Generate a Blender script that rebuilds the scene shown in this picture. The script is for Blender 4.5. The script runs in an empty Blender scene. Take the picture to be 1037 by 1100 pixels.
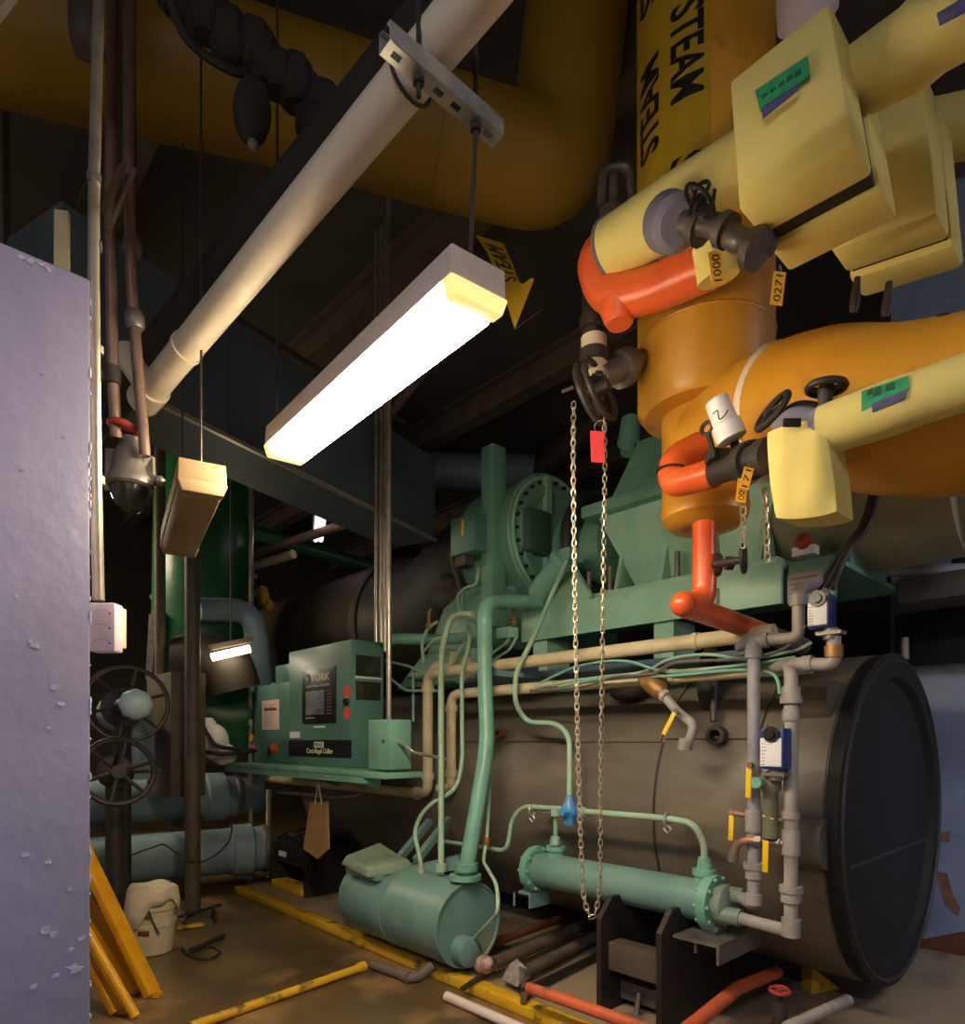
import bpy, bmesh, math, random
from mathutils import Vector, Matrix
random.seed(7)
sc = bpy.context.scene
COL = sc.collection
V = Vector
# ------------------------------------------------------------------ camera frame
EYE = V((0, 0, 1.5)); F = 700.0; CX = 518.5; HY = 795.0
A = math.hypot(647, 700)
RT = V((647/A, 700/A, 0)); FW = V((-700/A, 647/A, 0)); UP = V((0, 0, 1))
def P(px, py, D=None, X=None, Y=None, Z=None):
    """point of the place seen at a pixel: at depth D, or on the plane X / Y / Z = const"""
    r = FW + RT*((px-CX)/F) + UP*((HY-py)/F)
    if D is None:
        if X is not None: D = X/r.x
        elif Y is not None: D = Y/r.y
        else: D = (Z-1.5)/r.z
    return EYE + r*D
def lin(c):
    c = c/255.0
    return c/12.92 if c <= .04045 else ((c+.055)/1.055)**2.4
def rgb(t): return (lin(t[0]), lin(t[1]), lin(t[2]), 1)
# ------------------------------------------------------------------ materials
MATS = {}
def mat(name, c, rough=.5, metal=0., c2=None, scale=6., lo=.45, hi=.7, bump=0., bscale=40., c3=None, s3=2.5, lo3=.55, hi3=.68, emit=0., stretch=None, spec=.5):
    m = bpy.data.materials.new(name); m.use_nodes = True
    nt = m.node_tree; N = nt.nodes; L = nt.links
    b = N['Principled BSDF']
    b.inputs['Roughness'].default_value = rough; b.inputs['Metallic'].default_value = metal
    b.inputs['Specular IOR Level'].default_value = spec
    b.inputs['Base Color'].default_value = rgb(c)
    tc = N.new('ShaderNodeTexCoord'); src = tc.outputs['Object']
    if stretch:
        mp = N.new('ShaderNodeMapping'); mp.inputs['Scale'].default_value = stretch
        L.new(src, mp.inputs['Vector']); src = mp.outputs['Vector']
    col = None
    def layer(prev, cc, s, a, z, det):
        n = N.new('ShaderNodeTexNoise'); n.inputs['Scale'].default_value = s; n.inputs['Detail'].default_value = det
        L.new(src, n.inputs['Vector'])
        r = N.new('ShaderNodeValToRGB'); r.color_ramp.elements[0].position = a; r.color_ramp.elements[1].position = z
        L.new(n.outputs['Fac'], r.inputs['Fac'])
        mx = N.new('ShaderNodeMixRGB'); L.new(r.outputs['Color'], mx.inputs['Fac'])
        if prev is None: mx.inputs['Color1'].default_value = rgb(c)
        else: L.new(prev, mx.inputs['Color1'])
        mx.inputs['Color2'].default_value = rgb(cc)
        return mx.outputs['Color']
    if c2: col = layer(col, c2, scale, lo, hi, 6)
    if c3: col = layer(col, c3, s3, lo3, hi3, 8)
    if col is not None: L.new(col, b.inputs['Base Color'])
    if bump:
        n = N.new('ShaderNodeTexNoise'); n.inputs['Scale'].default_value = bscale; n.inputs['Detail'].default_value = 5
        L.new(src, n.inputs['Vector'])
        bp = N.new('ShaderNodeBump'); bp.inputs['Strength'].default_value = bump; bp.inputs['Distance'].default_value = .02
        L.new(n.outputs['Fac'], bp.inputs['Height']); L.new(bp.outputs['Normal'], b.inputs['Normal'])
    if emit:
        b.inputs['Emission Color'].default_value = rgb(c); b.inputs['Emission Strength'].default_value = emit
    MATS[name] = m
    return m
green = mat('green_enamel', (118, 166, 146), .42, c2=(98, 146, 126), scale=3, c3=(128, 132, 104), s3=9, lo3=.62, hi3=.8, bump=.05)
dgreen = mat('panel_green_enamel', (92, 136, 124), .4, c2=(82, 124, 114), scale=2.5, bump=.03)
mint = mat('mint_enamel', (158, 202, 178), .4, c2=(138, 186, 160), scale=4, c3=(160, 160, 128), s3=7, lo3=.6, hi3=.8, bump=.05)
teal = mat('dusty_teal_enamel', (112, 146, 140), .42, c2=(94, 128, 124), scale=3, c3=(158, 150, 120), s3=3.2, lo3=.6, hi3=.78, bump=.1)
tealpipe = mat('teal_pipe_enamel', (120, 172, 154), .4, c2=(100, 152, 134), scale=7, bump=.04)
palewire = mat('pale_green_sleeve', (150, 190, 165), .5, c2=(160, 165, 140), scale=9)
darkgreen = mat('deep_green_paint', (40, 104, 62), .3, c2=(30, 84, 50), scale=2)
bluepipe = mat('light_blue_paint', (132, 154, 164), .5, c2=(110, 134, 144), scale=3, c3=(120, 120, 108), s3=6, lo3=.6, hi3=.78, bump=.1)
black = mat('charcoal_insulation', (108, 99, 88), .42, c2=(84, 76, 68), scale=2.2, c3=(142, 126, 104), s3=1.7, lo3=.56, hi3=.78, bump=.14, bscale=9, stretch=(.6, 1, 1.6))
black2 = mat('black_foam_insulation', (48, 46, 44), .55, c2=(38, 37, 36), scale=3, bump=.2, bscale=12)
ringblack = mat('black_end_paint', (10, 10, 10), .7, c2=(14, 14, 13), scale=4, bump=.1)
brownins = mat('brown_black_insulation', (66, 58, 46), .6, c2=(54, 47, 38), scale=2, bump=.2, bscale=10)
orange = mat('orange_enamel', (228, 100, 50), .3, c2=(210, 84, 38), scale=4, bump=.04)
gold = mat('golden_pipe_paint', (216, 156, 48), .36, c2=(200, 136, 40), scale=2.5, c3=(150, 104, 40), s3=6, lo3=.64, hi3=.82, bump=.05)
shaded_gold = mat('gold_paint_in_shade', (150, 114, 24), .5, c2=(132, 98, 22), scale=1.5, bump=.06)  # gold darkened to ochre: the weak light up there is put into the colour
tape = mat('yellow_label_tape', (196, 158, 36), .5, c2=(182, 144, 30), scale=5)
ink = mat('black_ink', (22, 18, 14), .6)
cloth = mat('pale_yellow_cloth', (226, 208, 124), .85, c2=(216, 196, 110), scale=4, bump=.35, bscale=7)
clothdark = mat('grey_blanket_edge', (120, 116, 130), .8, bump=.1)
strapblack = mat('black_strap', (26, 23, 24), .7, bump=.1)
greytrim = mat('grey_pipe_paint', (160, 154, 150), .5, c2=(136, 130, 126), scale=10, bump=.12)
greylav = mat('cool_grey_pipe_paint', (150, 148, 158), .45, c2=(132, 128, 134), scale=9, bump=.08)
tan = mat('cream_pipe_jacket', (208, 194, 160), .4, c2=(184, 168, 134), scale=6, c3=(128, 112, 88), s3=5, lo3=.62, hi3=.8, bump=.06)
white = mat('white_pipe_paint', (222, 208, 186), .34, c2=(208, 192, 168), scale=3, bump=.05)
conduit = mat('galvanised_conduit', (196, 186, 170), .3, .7, c2=(150, 138, 124), scale=8)
rustcond = mat('brown_conduit', (130, 104, 92), .4, .35, c2=(104, 78, 66), scale=8)
steel = mat('dull_steel', (128, 122, 116), .45, .5, c2=(98, 92, 86), scale=9, bump=.1)
castiron = mat('dark_cast_iron', (64, 58, 56), .5, .3, c2=(48, 43, 41), scale=12, bump=.15)
blacksteel = mat('black_steel', (40, 38, 37), .5, .2, c2=(54, 48, 44), scale=5, bump=.15)
brownsteel = mat('dusty_brown_steel', (92, 80, 68), .6, .1, c2=(74, 64, 56), scale=6, bump=.15)
galv = mat('strut_galvanised', (186, 184, 176), .4, .5, c2=(150, 148, 142), scale=12)
chain_m = mat('chain_steel', (206, 194, 170), .32, .6, c2=(160, 146, 122), scale=30)
brass = mat('aged_brass', (168, 126, 74), .42, .5, c2=(126, 94, 58), scale=10, bump=.12)
copper = mat('dull_copper', (164, 124, 102), .45, .4, c2=(130, 94, 76), scale=10)
yel = mat('bright_yellow_lever', (240, 196, 26), .4)
yelpaint = mat('worn_yellow_paint', (222, 172, 30), .55, c2=(206, 156, 26), scale=5, c3=(112, 92, 52), s3=9, lo3=.58, hi3=.66, bump=.25)
tagm = mat('hanging_amber_tag', (246, 178, 52), .4)
redtag = mat('red_tag', (224, 62, 64), .5)
red = mat('faded_red_paint', (168, 58, 48), .5, c2=(140, 46, 40), scale=8)
redorange = mat('rust_orange_pipe_paint', (206, 98, 60), .5, c2=(178, 82, 52), scale=6, c3=(120, 84, 66), s3=8, lo3=.6, hi3=.75)
rust = mat('rusty_pipe', (120, 66, 44), .65, c2=(92, 58, 44), scale=8, bump=.2)
dirty = mat('dirty_brown_pipe', (112, 98, 84), .6, c2=(82, 70, 60), scale=6, bump=.2)
pvc = mat('white_plastic', (232, 226, 224), .4)
lilacwhite = mat('lilac_white_plastic', (206, 192, 206), .5)
bag = mat('crinkled_clear_plastic', (176, 164, 154), .25, c2=(140, 122, 110), scale=12, bump=.9, bscale=22)
bagred = mat('reddish_plastic_wrap', (186, 150, 136), .25, c2=(150, 92, 78), scale=14, bump=.9, bscale=22)
blueact = mat('actuator_blue', (32, 50, 120), .35)
bluevalve = mat('sky_blue_valve', (72, 142, 196), .4, c2=(60, 124, 178), scale=15)
paper = mat('white_label', (230, 228, 232), .6)
pink = mat('pink_paper', (226, 196, 188), .7)
greylabel = mat('grey_plate', (164, 158, 160), .5)
coral = mat('coral_sticker', (232, 92, 80), .5)
orangeknob = mat('orange_knob', (206, 92, 50), .5)
screen = mat('grey_screen', (112, 120, 128), .3, c2=(92, 104, 118), scale=14)
glassdark = mat('dark_window', (44, 44, 34), .15, c2=(70, 70, 56), scale=9)
blackpanel = mat('black_facia', (24, 22, 24), .35)
ivory = mat('ivory_ink', (232, 224, 196), .6)
glabel = mat('green_label', (48, 160, 104), .5, c2=(40, 128, 86), scale=40)
purlabel = mat('purple_label', (86, 84, 128), .5, c2=(66, 62, 104), scale=40)
cardboard = mat('brown_cardboard', (168, 130, 84), .8, c2=(150, 114, 74), scale=5)
rag = mat('off_white_rag', (216, 202, 176), .85, c2=(196, 182, 158), scale=5, bump=.3, bscale=14)
bucketm = mat('white_bucket_plastic', (210, 194, 170), .45, c2=(186, 168, 142), scale=7)
beige = mat('yellowed_lamp_casing', (160, 134, 96), .6, c2=(148, 122, 86), scale=3)
housing = mat('lamp_housing_enamel', (202, 184, 172), .45)
duct = mat('blue_grey_duct', (96, 112, 122), .5, .1, c2=(78, 92, 100), scale=1.5)
ductedge = mat('bright_steel_edge', (196, 190, 176), .35, .5)
beamm = mat('dark_ceiling_steel', (112, 98, 82), .7, c2=(90, 78, 66), scale=3)
ceilm = mat('sooty_ceiling', (92, 84, 78), .9, c2=(76, 70, 64), scale=.8)
walldark = mat('dark_masonry', (70, 62, 52), .9, c2=(54, 48, 42), scale=1.2, bump=.2)
bluewall = mat('peeling_blue_paint', (142, 154, 182), .5, c2=(120, 134, 166), scale=2.5, c3=(150, 112, 70), s3=1.9, lo3=.66, hi3=.7, bump=.15)
lav = mat('lavender_block_paint', (132, 129, 158), .34, c2=(122, 118, 146), scale=1.6, bump=.3, bscale=9)
lavbare = mat('chipped_pale_plaster', (166, 164, 188), .7, bump=.4)
floorm = mat('wet_brown_concrete', (108, 88, 58), .3, c2=(78, 62, 42), scale=.9, c3=(166, 130, 90), s3=2.1, lo3=.55, hi3=.75, bump=.12, bscale=14)
padm = mat('dusty_pad_concrete', (150, 132, 108), .8, c2=(120, 104, 84), scale=2.2, c3=(86, 70, 54), s3=3.5, lo3=.58, hi3=.74, bump=.25, bscale=18)
wrapdark = mat('soot_black_wrap', (44, 38, 35), .8, c2=(34, 30, 28), scale=8, bump=.2)
lens_on = mat('lit_lamp_lens', (255, 234, 196), .3, emit=88)
tube_on = mat('lit_tube', (255, 236, 206), .3, emit=14)
tube_dim = mat('faint_tube', (238, 220, 224), .3, emit=1.6)
lens_cool = mat('lit_cool_lens', (240, 240, 255), .3, emit=70)
lens_edge = mat('amber_lens_end', (250, 212, 130), .3, emit=1.0)
daylight = mat('pale_cyan_glow', (170, 226, 226), .4, emit=.35)
# ------------------------------------------------------------------ objects
THINGS = []
def tag(o, label, cat, group=None, kind=None):
    if label: o['label'] = label
    if cat: o['category'] = cat
    if group: o['group'] = group
    if kind: o['kind'] = kind
    return o
def thing(name, label, cat, group=None):
    o = bpy.data.objects.new(name, None); o.empty_display_size = .1
    COL.objects.link(o); tag(o, label, cat, group); THINGS.append(o)
    return o
def perp(d):
    d = d.normalized()
    a = V((0, 0, 1)) if abs(d.z) < .9 else V((1, 0, 0))
    x = a.cross(d).normalized()
    return x, d.cross(x).normalized()
def fillet(pts, f, n=6):
    pts = [V(p) for p in pts]
    if f <= 0 or len(pts) < 3: return pts
    out = [pts[0]]
    for i in range(1, len(pts)-1):
        a, b, c = pts[i-1], pts[i], pts[i+1]
        da, dc = (a-b), (c-b)
        t = min(f, da.length*.48, dc.length*.48)
        if da.length < 1e-6 or dc.length < 1e-6 or da.angle(dc) > 3.05:
            out.append(b); continue
        p, q = b+da.normalized()*t, b+dc.normalized()*t
        for k in range(n+1):
            s = k/n
            out.append(p*(1-s)**2 + b*2*s*(1-s) + q*s*s)
    out.append(pts[-1])
    return out
def smoothpath(pts, n=8):
    pts = [V(p) for p in pts]; q = [pts[0]]+pts+[pts[-1]]; out = []
    for i in range(1, len(q)-2):
        a, b, c, d = q[i-1], q[i], q[i+1], q[i+2]
        for k in range(n):
            t = k/n
            out.append(.5*((2*b)+(c-a)*t+(2*a-5*b+4*c-d)*t*t+(3*b-a-3*c+d)*t**3))
    out.append(pts[-1])
    return out
class MB:
    def __init__(s): s.bm = bmesh.new(); s.mi = 0; s.mats = []
    def use(s, m):
        if m not in s.mats: s.mats.append(m)
        s.mi = s.mats.index(m); return s
    def face(s, vs):
        try:
            f = s.bm.faces.new(vs); f.material_index = s.mi; f.smooth = True; return f
        except ValueError: return None
    def hexa(s, p, bev=0):
        v = [s.bm.verts.new(x) for x in p]
        fs = [s.face([v[i] for i in q]) for q in ((0,3,2,1),(4,5,6,7),(0,1,5,4),(1,2,6,5),(2,3,7,6),(3,0,4,7))]
        if bev > 0:
            es = list({e for f in fs for e in f.edges})
            r = bmesh.ops.bevel(s.bm, geom=es, offset=bev, segments=2, profile=.5, affect='EDGES')
            for f in r['faces']: f.material_index = s.mi; f.smooth = True
        return s
    def box(s, a, b, bev=0):
        a, b = V(a), V(b); x0, y0, z0 = (min(a[i], b[i]) for i in range(3)); x1, y1, z1 = (max(a[i], b[i]) for i in range(3))
        return s.hexa([(x0,y0,z0),(x1,y0,z0),(x1,y1,z0),(x0,y1,z0),(x0,y0,z1),(x1,y0,z1),(x1,y1,z1),(x0,y1,z1)], bev)
    def obox(s, c, dx, dy, dz, bev=0):
        """box about centre c with half-extent vectors"""
        c, dx, dy, dz = V(c), V(dx), V(dy), V(dz)
        return s.hexa([c-dx-dy-dz, c+dx-dy-dz, c+dx+dy-dz, c-dx+dy-dz, c-dx-dy+dz, c+dx-dy+dz, c+dx+dy+dz, c-dx+dy+dz], bev)
    def bar(s, a, b, w, h, bev=0, up=V((0,0,1))):
        a, b = V(a), V(b); d = (b-a).normalized(); x = up.cross(d)
        if x.length < 1e-3: x = V((1,0,0)).cross(d)
        x.normalize(); y = d.cross(x).normalized()
        return s.obox((a+b)/2, (b-a)/2, x*w/2, y*h/2, bev)
    def tube(s, pts, r, seg=12, f=0., smooth=False, caps=True, radii=None, closed=False):
        pts = smoothpath(pts) if smooth else fillet(pts, f)
        q = [pts[0]]
        for p in pts[1:]:
            if (V(p)-V(q[-1])).length > 1e-5: q.append(p)
        pts = [V(p) for p in q]; n = len(pts)
        rings = []; x = None
        for i, p in enumerate(pts):
            if closed: d = pts[(i+1) % n]-pts[i-1]
            else: d = pts[min(i+1, n-1)]-pts[max(i-1, 0)]
            d.normalize()
            if x is None: x, y = perp(d)
            else:
                x = x - d*x.dot(d)
                if x.length < 1e-4: x, y = perp(d)
                x.normalize(); y = d.cross(x)
            rr = r if radii is None else radii[0]+(radii[1]-radii[0])*i/(n-1)
            rings.append([s.bm.verts.new(p+(x*math.cos(2*math.pi*k/seg)+y*math.sin(2*math.pi*k/seg))*rr) for k in range(seg)])
        m = n if closed else n-1
        for i in range(m):
            a, b = rings[i], rings[(i+1) % n]
            for k in range(seg): s.face([a[k], a[(k+1) % seg], b[(k+1) % seg], b[k]])
        if caps and not closed:
            s.face(rings[0][::-1]); s.face(rings[-1])
        return s
    def lathe(s, a, d, prof, seg=28, caps=True, scale=1., xax=None):
        """profile = [(distance along d, radius)...]"""
        a = V(a); d = V(d).normalized(); x, y = perp(d)
        rings = []
        for t, r in prof:
            rings.append([s.bm.verts.new(a+d*t+(x*math.cos(2*math.pi*k/seg)+y*math.sin(2*math.pi*k/seg))*max(r, 1e-4)) for k in range(seg)])
        for i in range(len(rings)-1):
            p, q = rings[i], rings[i+1]
            for k in range(seg): s.face([p[k], p[(k+1) % seg], q[(k+1) % seg], q[k]])
        if caps: s.face(rings[0][::-1]); s.face(rings[-1])
        return s
    def cyl(s, a, b, r, r2=None, seg=20):
        a, b = V(a), V(b); return s.lathe(a, b-a, [(0, r), ((b-a).length, r if r2 is None else r2)], seg)
    def torus(s, c, n, R, r, seg=32, seg2=8, a0=0, a1=2*math.pi):
        x, y = perp(V(n)); c = V(c); full = abs(a1-a0-2*math.pi) < 1e-4
        m = seg if full else seg+1
        pts = [c+(x*math.cos(a0+(a1-a0)*k/seg)+y*math.sin(a0+(a1-a0)*k/seg))*R for k in range(m)]
        return s.tube(pts, r, seg2, closed=full)
    def ball(s, c, r, sx=1, sy=1, sz=1, u=16, v=10, R=None):
        c = V(c); rings = []
        R = R or Matrix.Identity(3)
        for j in range(1, v):
            t = math.pi*j/v
            rings.append([s.bm.verts.new(c+R@V((r*sx*math.sin(t)*math.cos(2*math.pi*k/u), r*sy*math.sin(t)*math.sin(2*math.pi*k/u), r*sz*math.cos(t)))) for k in range(u)])
        for j in range(len(rings)-1):
            for k in range(u): s.face([rings[j][k], rings[j+1][k], rings[j+1][(k+1) % u], rings[j][(k+1) % u]])
        s.face(rings[0]); s.face(rings[-1][::-1])
        return s
    def prism(s, poly, vec):
        vec = V(vec); a = [s.bm.verts.new(V(p)) for p in poly]; b = [s.bm.verts.new(V(p)+vec) for p in poly]
        n = len(a); s.face(a[::-1]); s.face(b)
        for i in range(n): s.face([a[i], a[(i+1) % n], b[(i+1) % n], b[i]])
        return s
    def bolts(s, c, n, R, k, r=.012, h=.02, a0=0.):
        x, y = perp(V(n)); n = V(n).normalized(); c = V(c)
        for i in range(k):
            a = a0+2*math.pi*i/k
            p = c+(x*math.cos(a)+y*math.sin(a))*R
            s.lathe(p, n, [(0, r), (h, r)], 6)
        return s
    def build(s, name, m, parent=None):
        bmesh.ops.recalc_face_normals(s.bm, faces=s.bm.faces)
        me = bpy.data.meshes.new(name); s.bm.to_mesh(me); s.bm.free()
        ms = s.mats or [m]
        for q in ms: me.materials.append(q)
        me.set_sharp_from_angle(angle=math.radians(38))
        o = bpy.data.objects.new(name, me); COL.objects.link(o)
        if parent: o.parent = parent
        else: THINGS.append(o)
        return o
def struct(name, mb, m):
    o = mb.build(name, m); o['kind'] = 'structure'; return o
def solo(name, mb, m, label, cat, group=None):
    return tag(mb.build(name, m), label, cat, group)
def part(name, mb, m, parent, label=None):
    o = mb.build(name, m, parent)
    if label: o['label'] = label
    return o
def lettering(s, org, xd, yd, w, h, m, parent, name='lettering', depth=.002, warp=None, weight=0.):
    """letters fitted to a w x h box whose lower-left corner is org"""
    cu = bpy.data.curves.new('t', 'FONT'); cu.body = s; cu.size = 1; cu.offset = weight; cu.resolution_u = 3
    ob = bpy.data.objects.new('t', cu); COL.objects.link(ob)
    bpy.context.view_layer.update()
    dg = bpy.context.evaluated_depsgraph_get()
    me = bpy.data.meshes.new_from_object(ob.evaluated_get(dg))
    bpy.data.objects.remove(ob); bpy.data.curves.remove(cu)
    bm = bmesh.new(); bm.from_mesh(me); bpy.data.meshes.remove(me)
    if warp: bmesh.ops.subdivide_edges(bm, edges=bm.edges, cuts=1)
    xs = [v.co.x for v in bm.verts]; ys = [v.co.y for v in bm.verts]
    x0, x1, y0, y1 = min(xs), max(xs), min(ys), max(ys)
    r = bmesh.ops.extrude_face_region(bm, geom=list(bm.faces))
    top = {g for g in r['geom'] if isinstance(g, bmesh.types.BMVert)}
    org, xd, yd = V(org) if org is not None else None, xd and V(xd).normalized(), yd and V(yd).normalized()
    for v in bm.verts:
        a, b, d = (v.co.x-x0)/(x1-x0)*w, (v.co.y-y0)/(y1-y0)*h, (depth if v in top else 0.)
        v.co = warp(a, b, d) if warp else org+xd*a+yd*b+xd.cross(yd)*d
    mb = MB(); mb.bm.free(); mb.bm = bm
    o = mb.build(name, m, parent)
    o.data.shade_flat()
    return o
def finish():
    """put every thing's origin at its base"""
    for t in THINGS:
        if t.get('_kept'): del t['_kept']; continue
        desc = [t] if t.type == 'MESH' else []
        st = list(t.children)
        while st:
            c = st.pop(); desc.append(c); st += list(c.children)
        ms = [o for o in desc if o.type == 'MESH']
        pts = [v.co for o in ms for v in o.data.vertices]
        b = V(((min(p.x for p in pts)+max(p.x for p in pts))/2, (min(p.y for p in pts)+max(p.y for p in pts))/2, min(p.z for p in pts)))
        for o in ms: o.data.transform(Matrix.Translation(-b))
        t.location = b
def U(x, y, z): return V((x, y, z))
XU = V((1, 0, 0)); YU = V((0, 1, 0)); ZU = V((0, 0, 1))
CEIL = 5.6
# ================================================================== SETTING
struct('floor', MB().box((-13, -4.5, -.1), (5, 10, 0)), floorm)
struct('ceiling', MB().box((-13, -4.5, CEIL), (5, 10, CEIL+.1)), ceilm)
struct('wall_far', MB().box((-13, 10, 0), (5, 10.15, CEIL)), walldark)
struct('wall_end', MB().box((-13.15, -4.5, 0), (-13, 10, CEIL)), walldark)
struct('wall_rear', MB().box((-1.45, 5.35, 0), (3.2, 5.6, CEIL)), bluewall)
wr = bpy.data.objects['wall_rear']
for k, poly in enumerate(([(985, 1010), (1037, 1000), (1060, 1010), (1060, 1052), (980, 1052)], [(1003, 935), (1018, 938), (1024, 960), (1032, 975), (1030, 985), (1016, 972), (1010, 950)], [(1000, 840), (1012, 846), (1008, 858), (1000, 868)], [(1010, 895), (1022, 893), (1020, 905), (1012, 903)])):
    part('peeled_patch', MB().prism([P(x_, y_, Y=5.35) for x_, y_ in poly], (0, -.004, 0)), rust if k == 0 else copper, wr, 'bare rusty patch where the paint has peeled')
# plinth with worn yellow nosing
struct('trim_plinth', MB().box((-6.35, 2.66, 0), (2.2, 5.3, .06)), padm)
struct('trim_kerb', MB().box((-6.35, 2.55, 0), (2.2, 2.655, .066), .012), yelpaint)
# lavender block wall at the left edge, pitted and chipped
WX = P(97, 400, D=1.6).x; WY = P(97, 400, D=1.6).y; WZ = P(97, 300, D=1.6).z
mb = MB(); mb.box((WX-.32, -2.2, 0), (WX, WY, WZ), .006)
wl = struct('wall_left', mb, lav)
mb = MB()
def chip(px, py, r, seed):
    rnd = random.Random(seed)
    c = P(px, py, X=WX)
    poly = []
    for k in range(9):
        a = 2*math.pi*k/9; q = r*rnd.uniform(.5, 1.2)
        poly.append(c+V((0, math.cos(a)*q*1.3, math.sin(a)*q)))
    mb.prism(poly, (.0022, 0, 0))
for i, (x, y, r) in enumerate([(22,276,5),(33,281,6),(44,284,4),(52,290,5),(33,688,4),(38,694,6),(58,738,6),(66,756,7),(52,782,4),(70,800,3),(28,918,6),(52,926,5),(74,955,4),(48,1000,8),(57,1004,6),(80,1040,9),(76,1020,5),(88,1008,5),(36,1060,6),(60,1048,5),(18,640,3),(24,505,3),(68,470,2),(46,402,3)]):
    chip(x, y, r*.0021*.62, i)
part('chip_marks', mb, lavbare, wl, 'pale chipped spots in the paint')
mb = MB()
for k in range(46):
    mb.ball(V((WX-random.uniform(0, .006), WY, P(97, random.uniform(303, 1098), X=WX).z)), random.uniform(.0015, .0045), 1, 1, random.uniform(1, 4), u=6, v=5)
part('chipped_edge', mb, lavbare, wl, 'rough chipped corner edge')
# ceiling steelwork
for i, y in enumerate((1.2, 3.2, 5.2, 7.4)):
    b = MB(); b.box((-12.9, y-.1, CEIL-.32), (4.9, y+.1, CEIL-.29)); b.box((-12.9, y-.012, CEIL-.3), (4.9, y+.012, CEIL)); b.box((-12.9, y-.1, CEIL-.03), (4.9, y+.1, CEIL))
    struct('ceiling_beam_%d' % (i+1), b, beamm)
# ================================================================== OVERHEAD
# strut, its rods and bolts
s0, s1 = P(418, 38, D=1.72), None
zst = P(540, 150, D=1.62).z
a = P(419, 42, Z=zst); b = P(541, 146, Z=zst)
t = thing('strut_channel', 'slotted galvanised strut channel holding the cream overhead pipe', 'strut')
d = (b-a).normalized(); nrm = V((d.y, -d.x, 0))
if nrm.dot(EYE-a) < 0: nrm = -nrm
mb = MB(); L_ = (b-a).length
BW = .041
def web(u0, u1, v0, v1): mb.obox(a+d*(u0+u1)/2*L_-nrm*(v0+v1)/2, d*(u1-u0)/2*L_, nrm*(v1-v0)/2, ZU*.0015)
slots = [(.055, .125), (.4, .475), (.555, .63), (.86, .93)]
web(0, 1, 0, .013); web(0, 1, .028, BW)
q = 0
for s_, e_ in slots: web(q, s_, .013, .028); q = e_
web(q, 1, .013, .028)
mb.obox((a+b)/2+ZU*.021, (b-a)/2, nrm*.0015, ZU*.021); mb.obox((a+b)/2+ZU*.021-nrm*BW, (b-a)/2, nrm*.0015, ZU*.021)
mb.obox((a+b)/2+ZU*.042-nrm*.006, (b-a)/2, nrm*.006, ZU*.0015); mb.obox((a+b)/2+ZU*.042-nrm*(BW-.006), (b-a)/2, nrm*.006, ZU*.0015)
part('channel', mb, galv, t)
for k, u in enumerate((.27*L_, .78*L_)):
    mb = MB(); p = a+d*u-nrm*.02
    mb.cyl(p+V((0, 0, -.05 if k == 0 else -.02)), V((p.x, p.y, CEIL)), .006, seg=8); mb.cyl(p+V((0,0,-.02)), p+V((0,0,-.008)), .014, seg=6)
    part('threaded_rod', mb, castiron, t)
# cream pipe on the strut
pa = P(600, -48, D=1.46); pm = P(441, 82, Z=zst+.105); pb = P(164, 418, D=2.72)
dirp = (pb-pm).normalized()
pa = pm-dirp*1.6
t = thing('overhead_pipe', 'cream white overhead pipe running diagonally across the ceiling above the lamp', 'pipe')
part('pipe_run', MB().tube([pa, pm, pb], .055, 28), white, t)
part('joint_band', MB().lathe(pb-dirp*.36, dirp, [(0, .056), (.0, .061), (.02, .061), (.02, .056)], 28), white, t)
mb = MB(); mb.lathe(pb-dirp*.02, dirp, [(0, .055), (.0, .066), (.13, .066), (.13, .05)], 28)
mb.cyl(pb+dirp*.02, pb+dirp*.02+V((-.1, -.08, .18)), .05)
part('pipe_fitting', mb, white, t)
tag(MB().torus(pm+ZU*0, dirp, .062, .005, 24, 6).build('pipe_clamp', castiron, None), 'dark U shaped clamp around the cream overhead pipe', 'clamp')
# dark pipe beside it
oa = P(478, 14, D=1.8); ob_ = P(150, 398, D=3.25); dd = (ob_-oa).normalized()
t = thing('dark_pipe', 'dark brown pipe running beside the cream overhead pipe', 'pipe')
part('pipe_run', MB().tube([oa-dd*.0, ob_+dd*1.5], .085, 20), wrapdark, t)
part('end_cap', MB().lathe(oa-dd*.06, dd, [(0, .055), (.02, .07), (.06, .07), (.06, .05)], 20), castiron, t)
# dark wrapped cable and its hanging pod
t = thing('cable_bundle', 'dark lumpy cable bundle sagging in front of the ochre duct', 'cable')
pts = [P(150, -60, D=2.1), P(205, 8, D=2.15), P(255, 45, D=2.2), P(300, 78, D=2.25), P(335, 108, D=2.3), P(352, 150, D=2.3)]
mb = MB(); mb.tube(pts, .055, 12, smooth=True)
for i, p in enumerate(smoothpath(pts, 4)):
    mb.ball(p+V((random.uniform(-.02, .02),)*3), .06+random.uniform(-.01, .022), u=8, v=6)
part('wrapping', mb, wrapdark, t)
part('thin_cable', MB().tube([P(175, -30, D=2.05), P(200, 40, D=2.1), P(255, 78, D=2.15), P(275, 60, D=2.2)], .014, 8, smooth=True), blacksteel, t)
mb = MB(); c = P(271, 120, D=2.2); mb.tube([P(270, 60, D=2.2), c], .03, 10); mb.ball(c, .062, 1, 1, 1.7, R=Matrix.Rotation(.15, 3, 'Y'))
part('hanging_pod', mb, wrapdark, t); part('pod_tip', MB().ball(P(272, 156, D=2.2), .02), steel, t)
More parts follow.
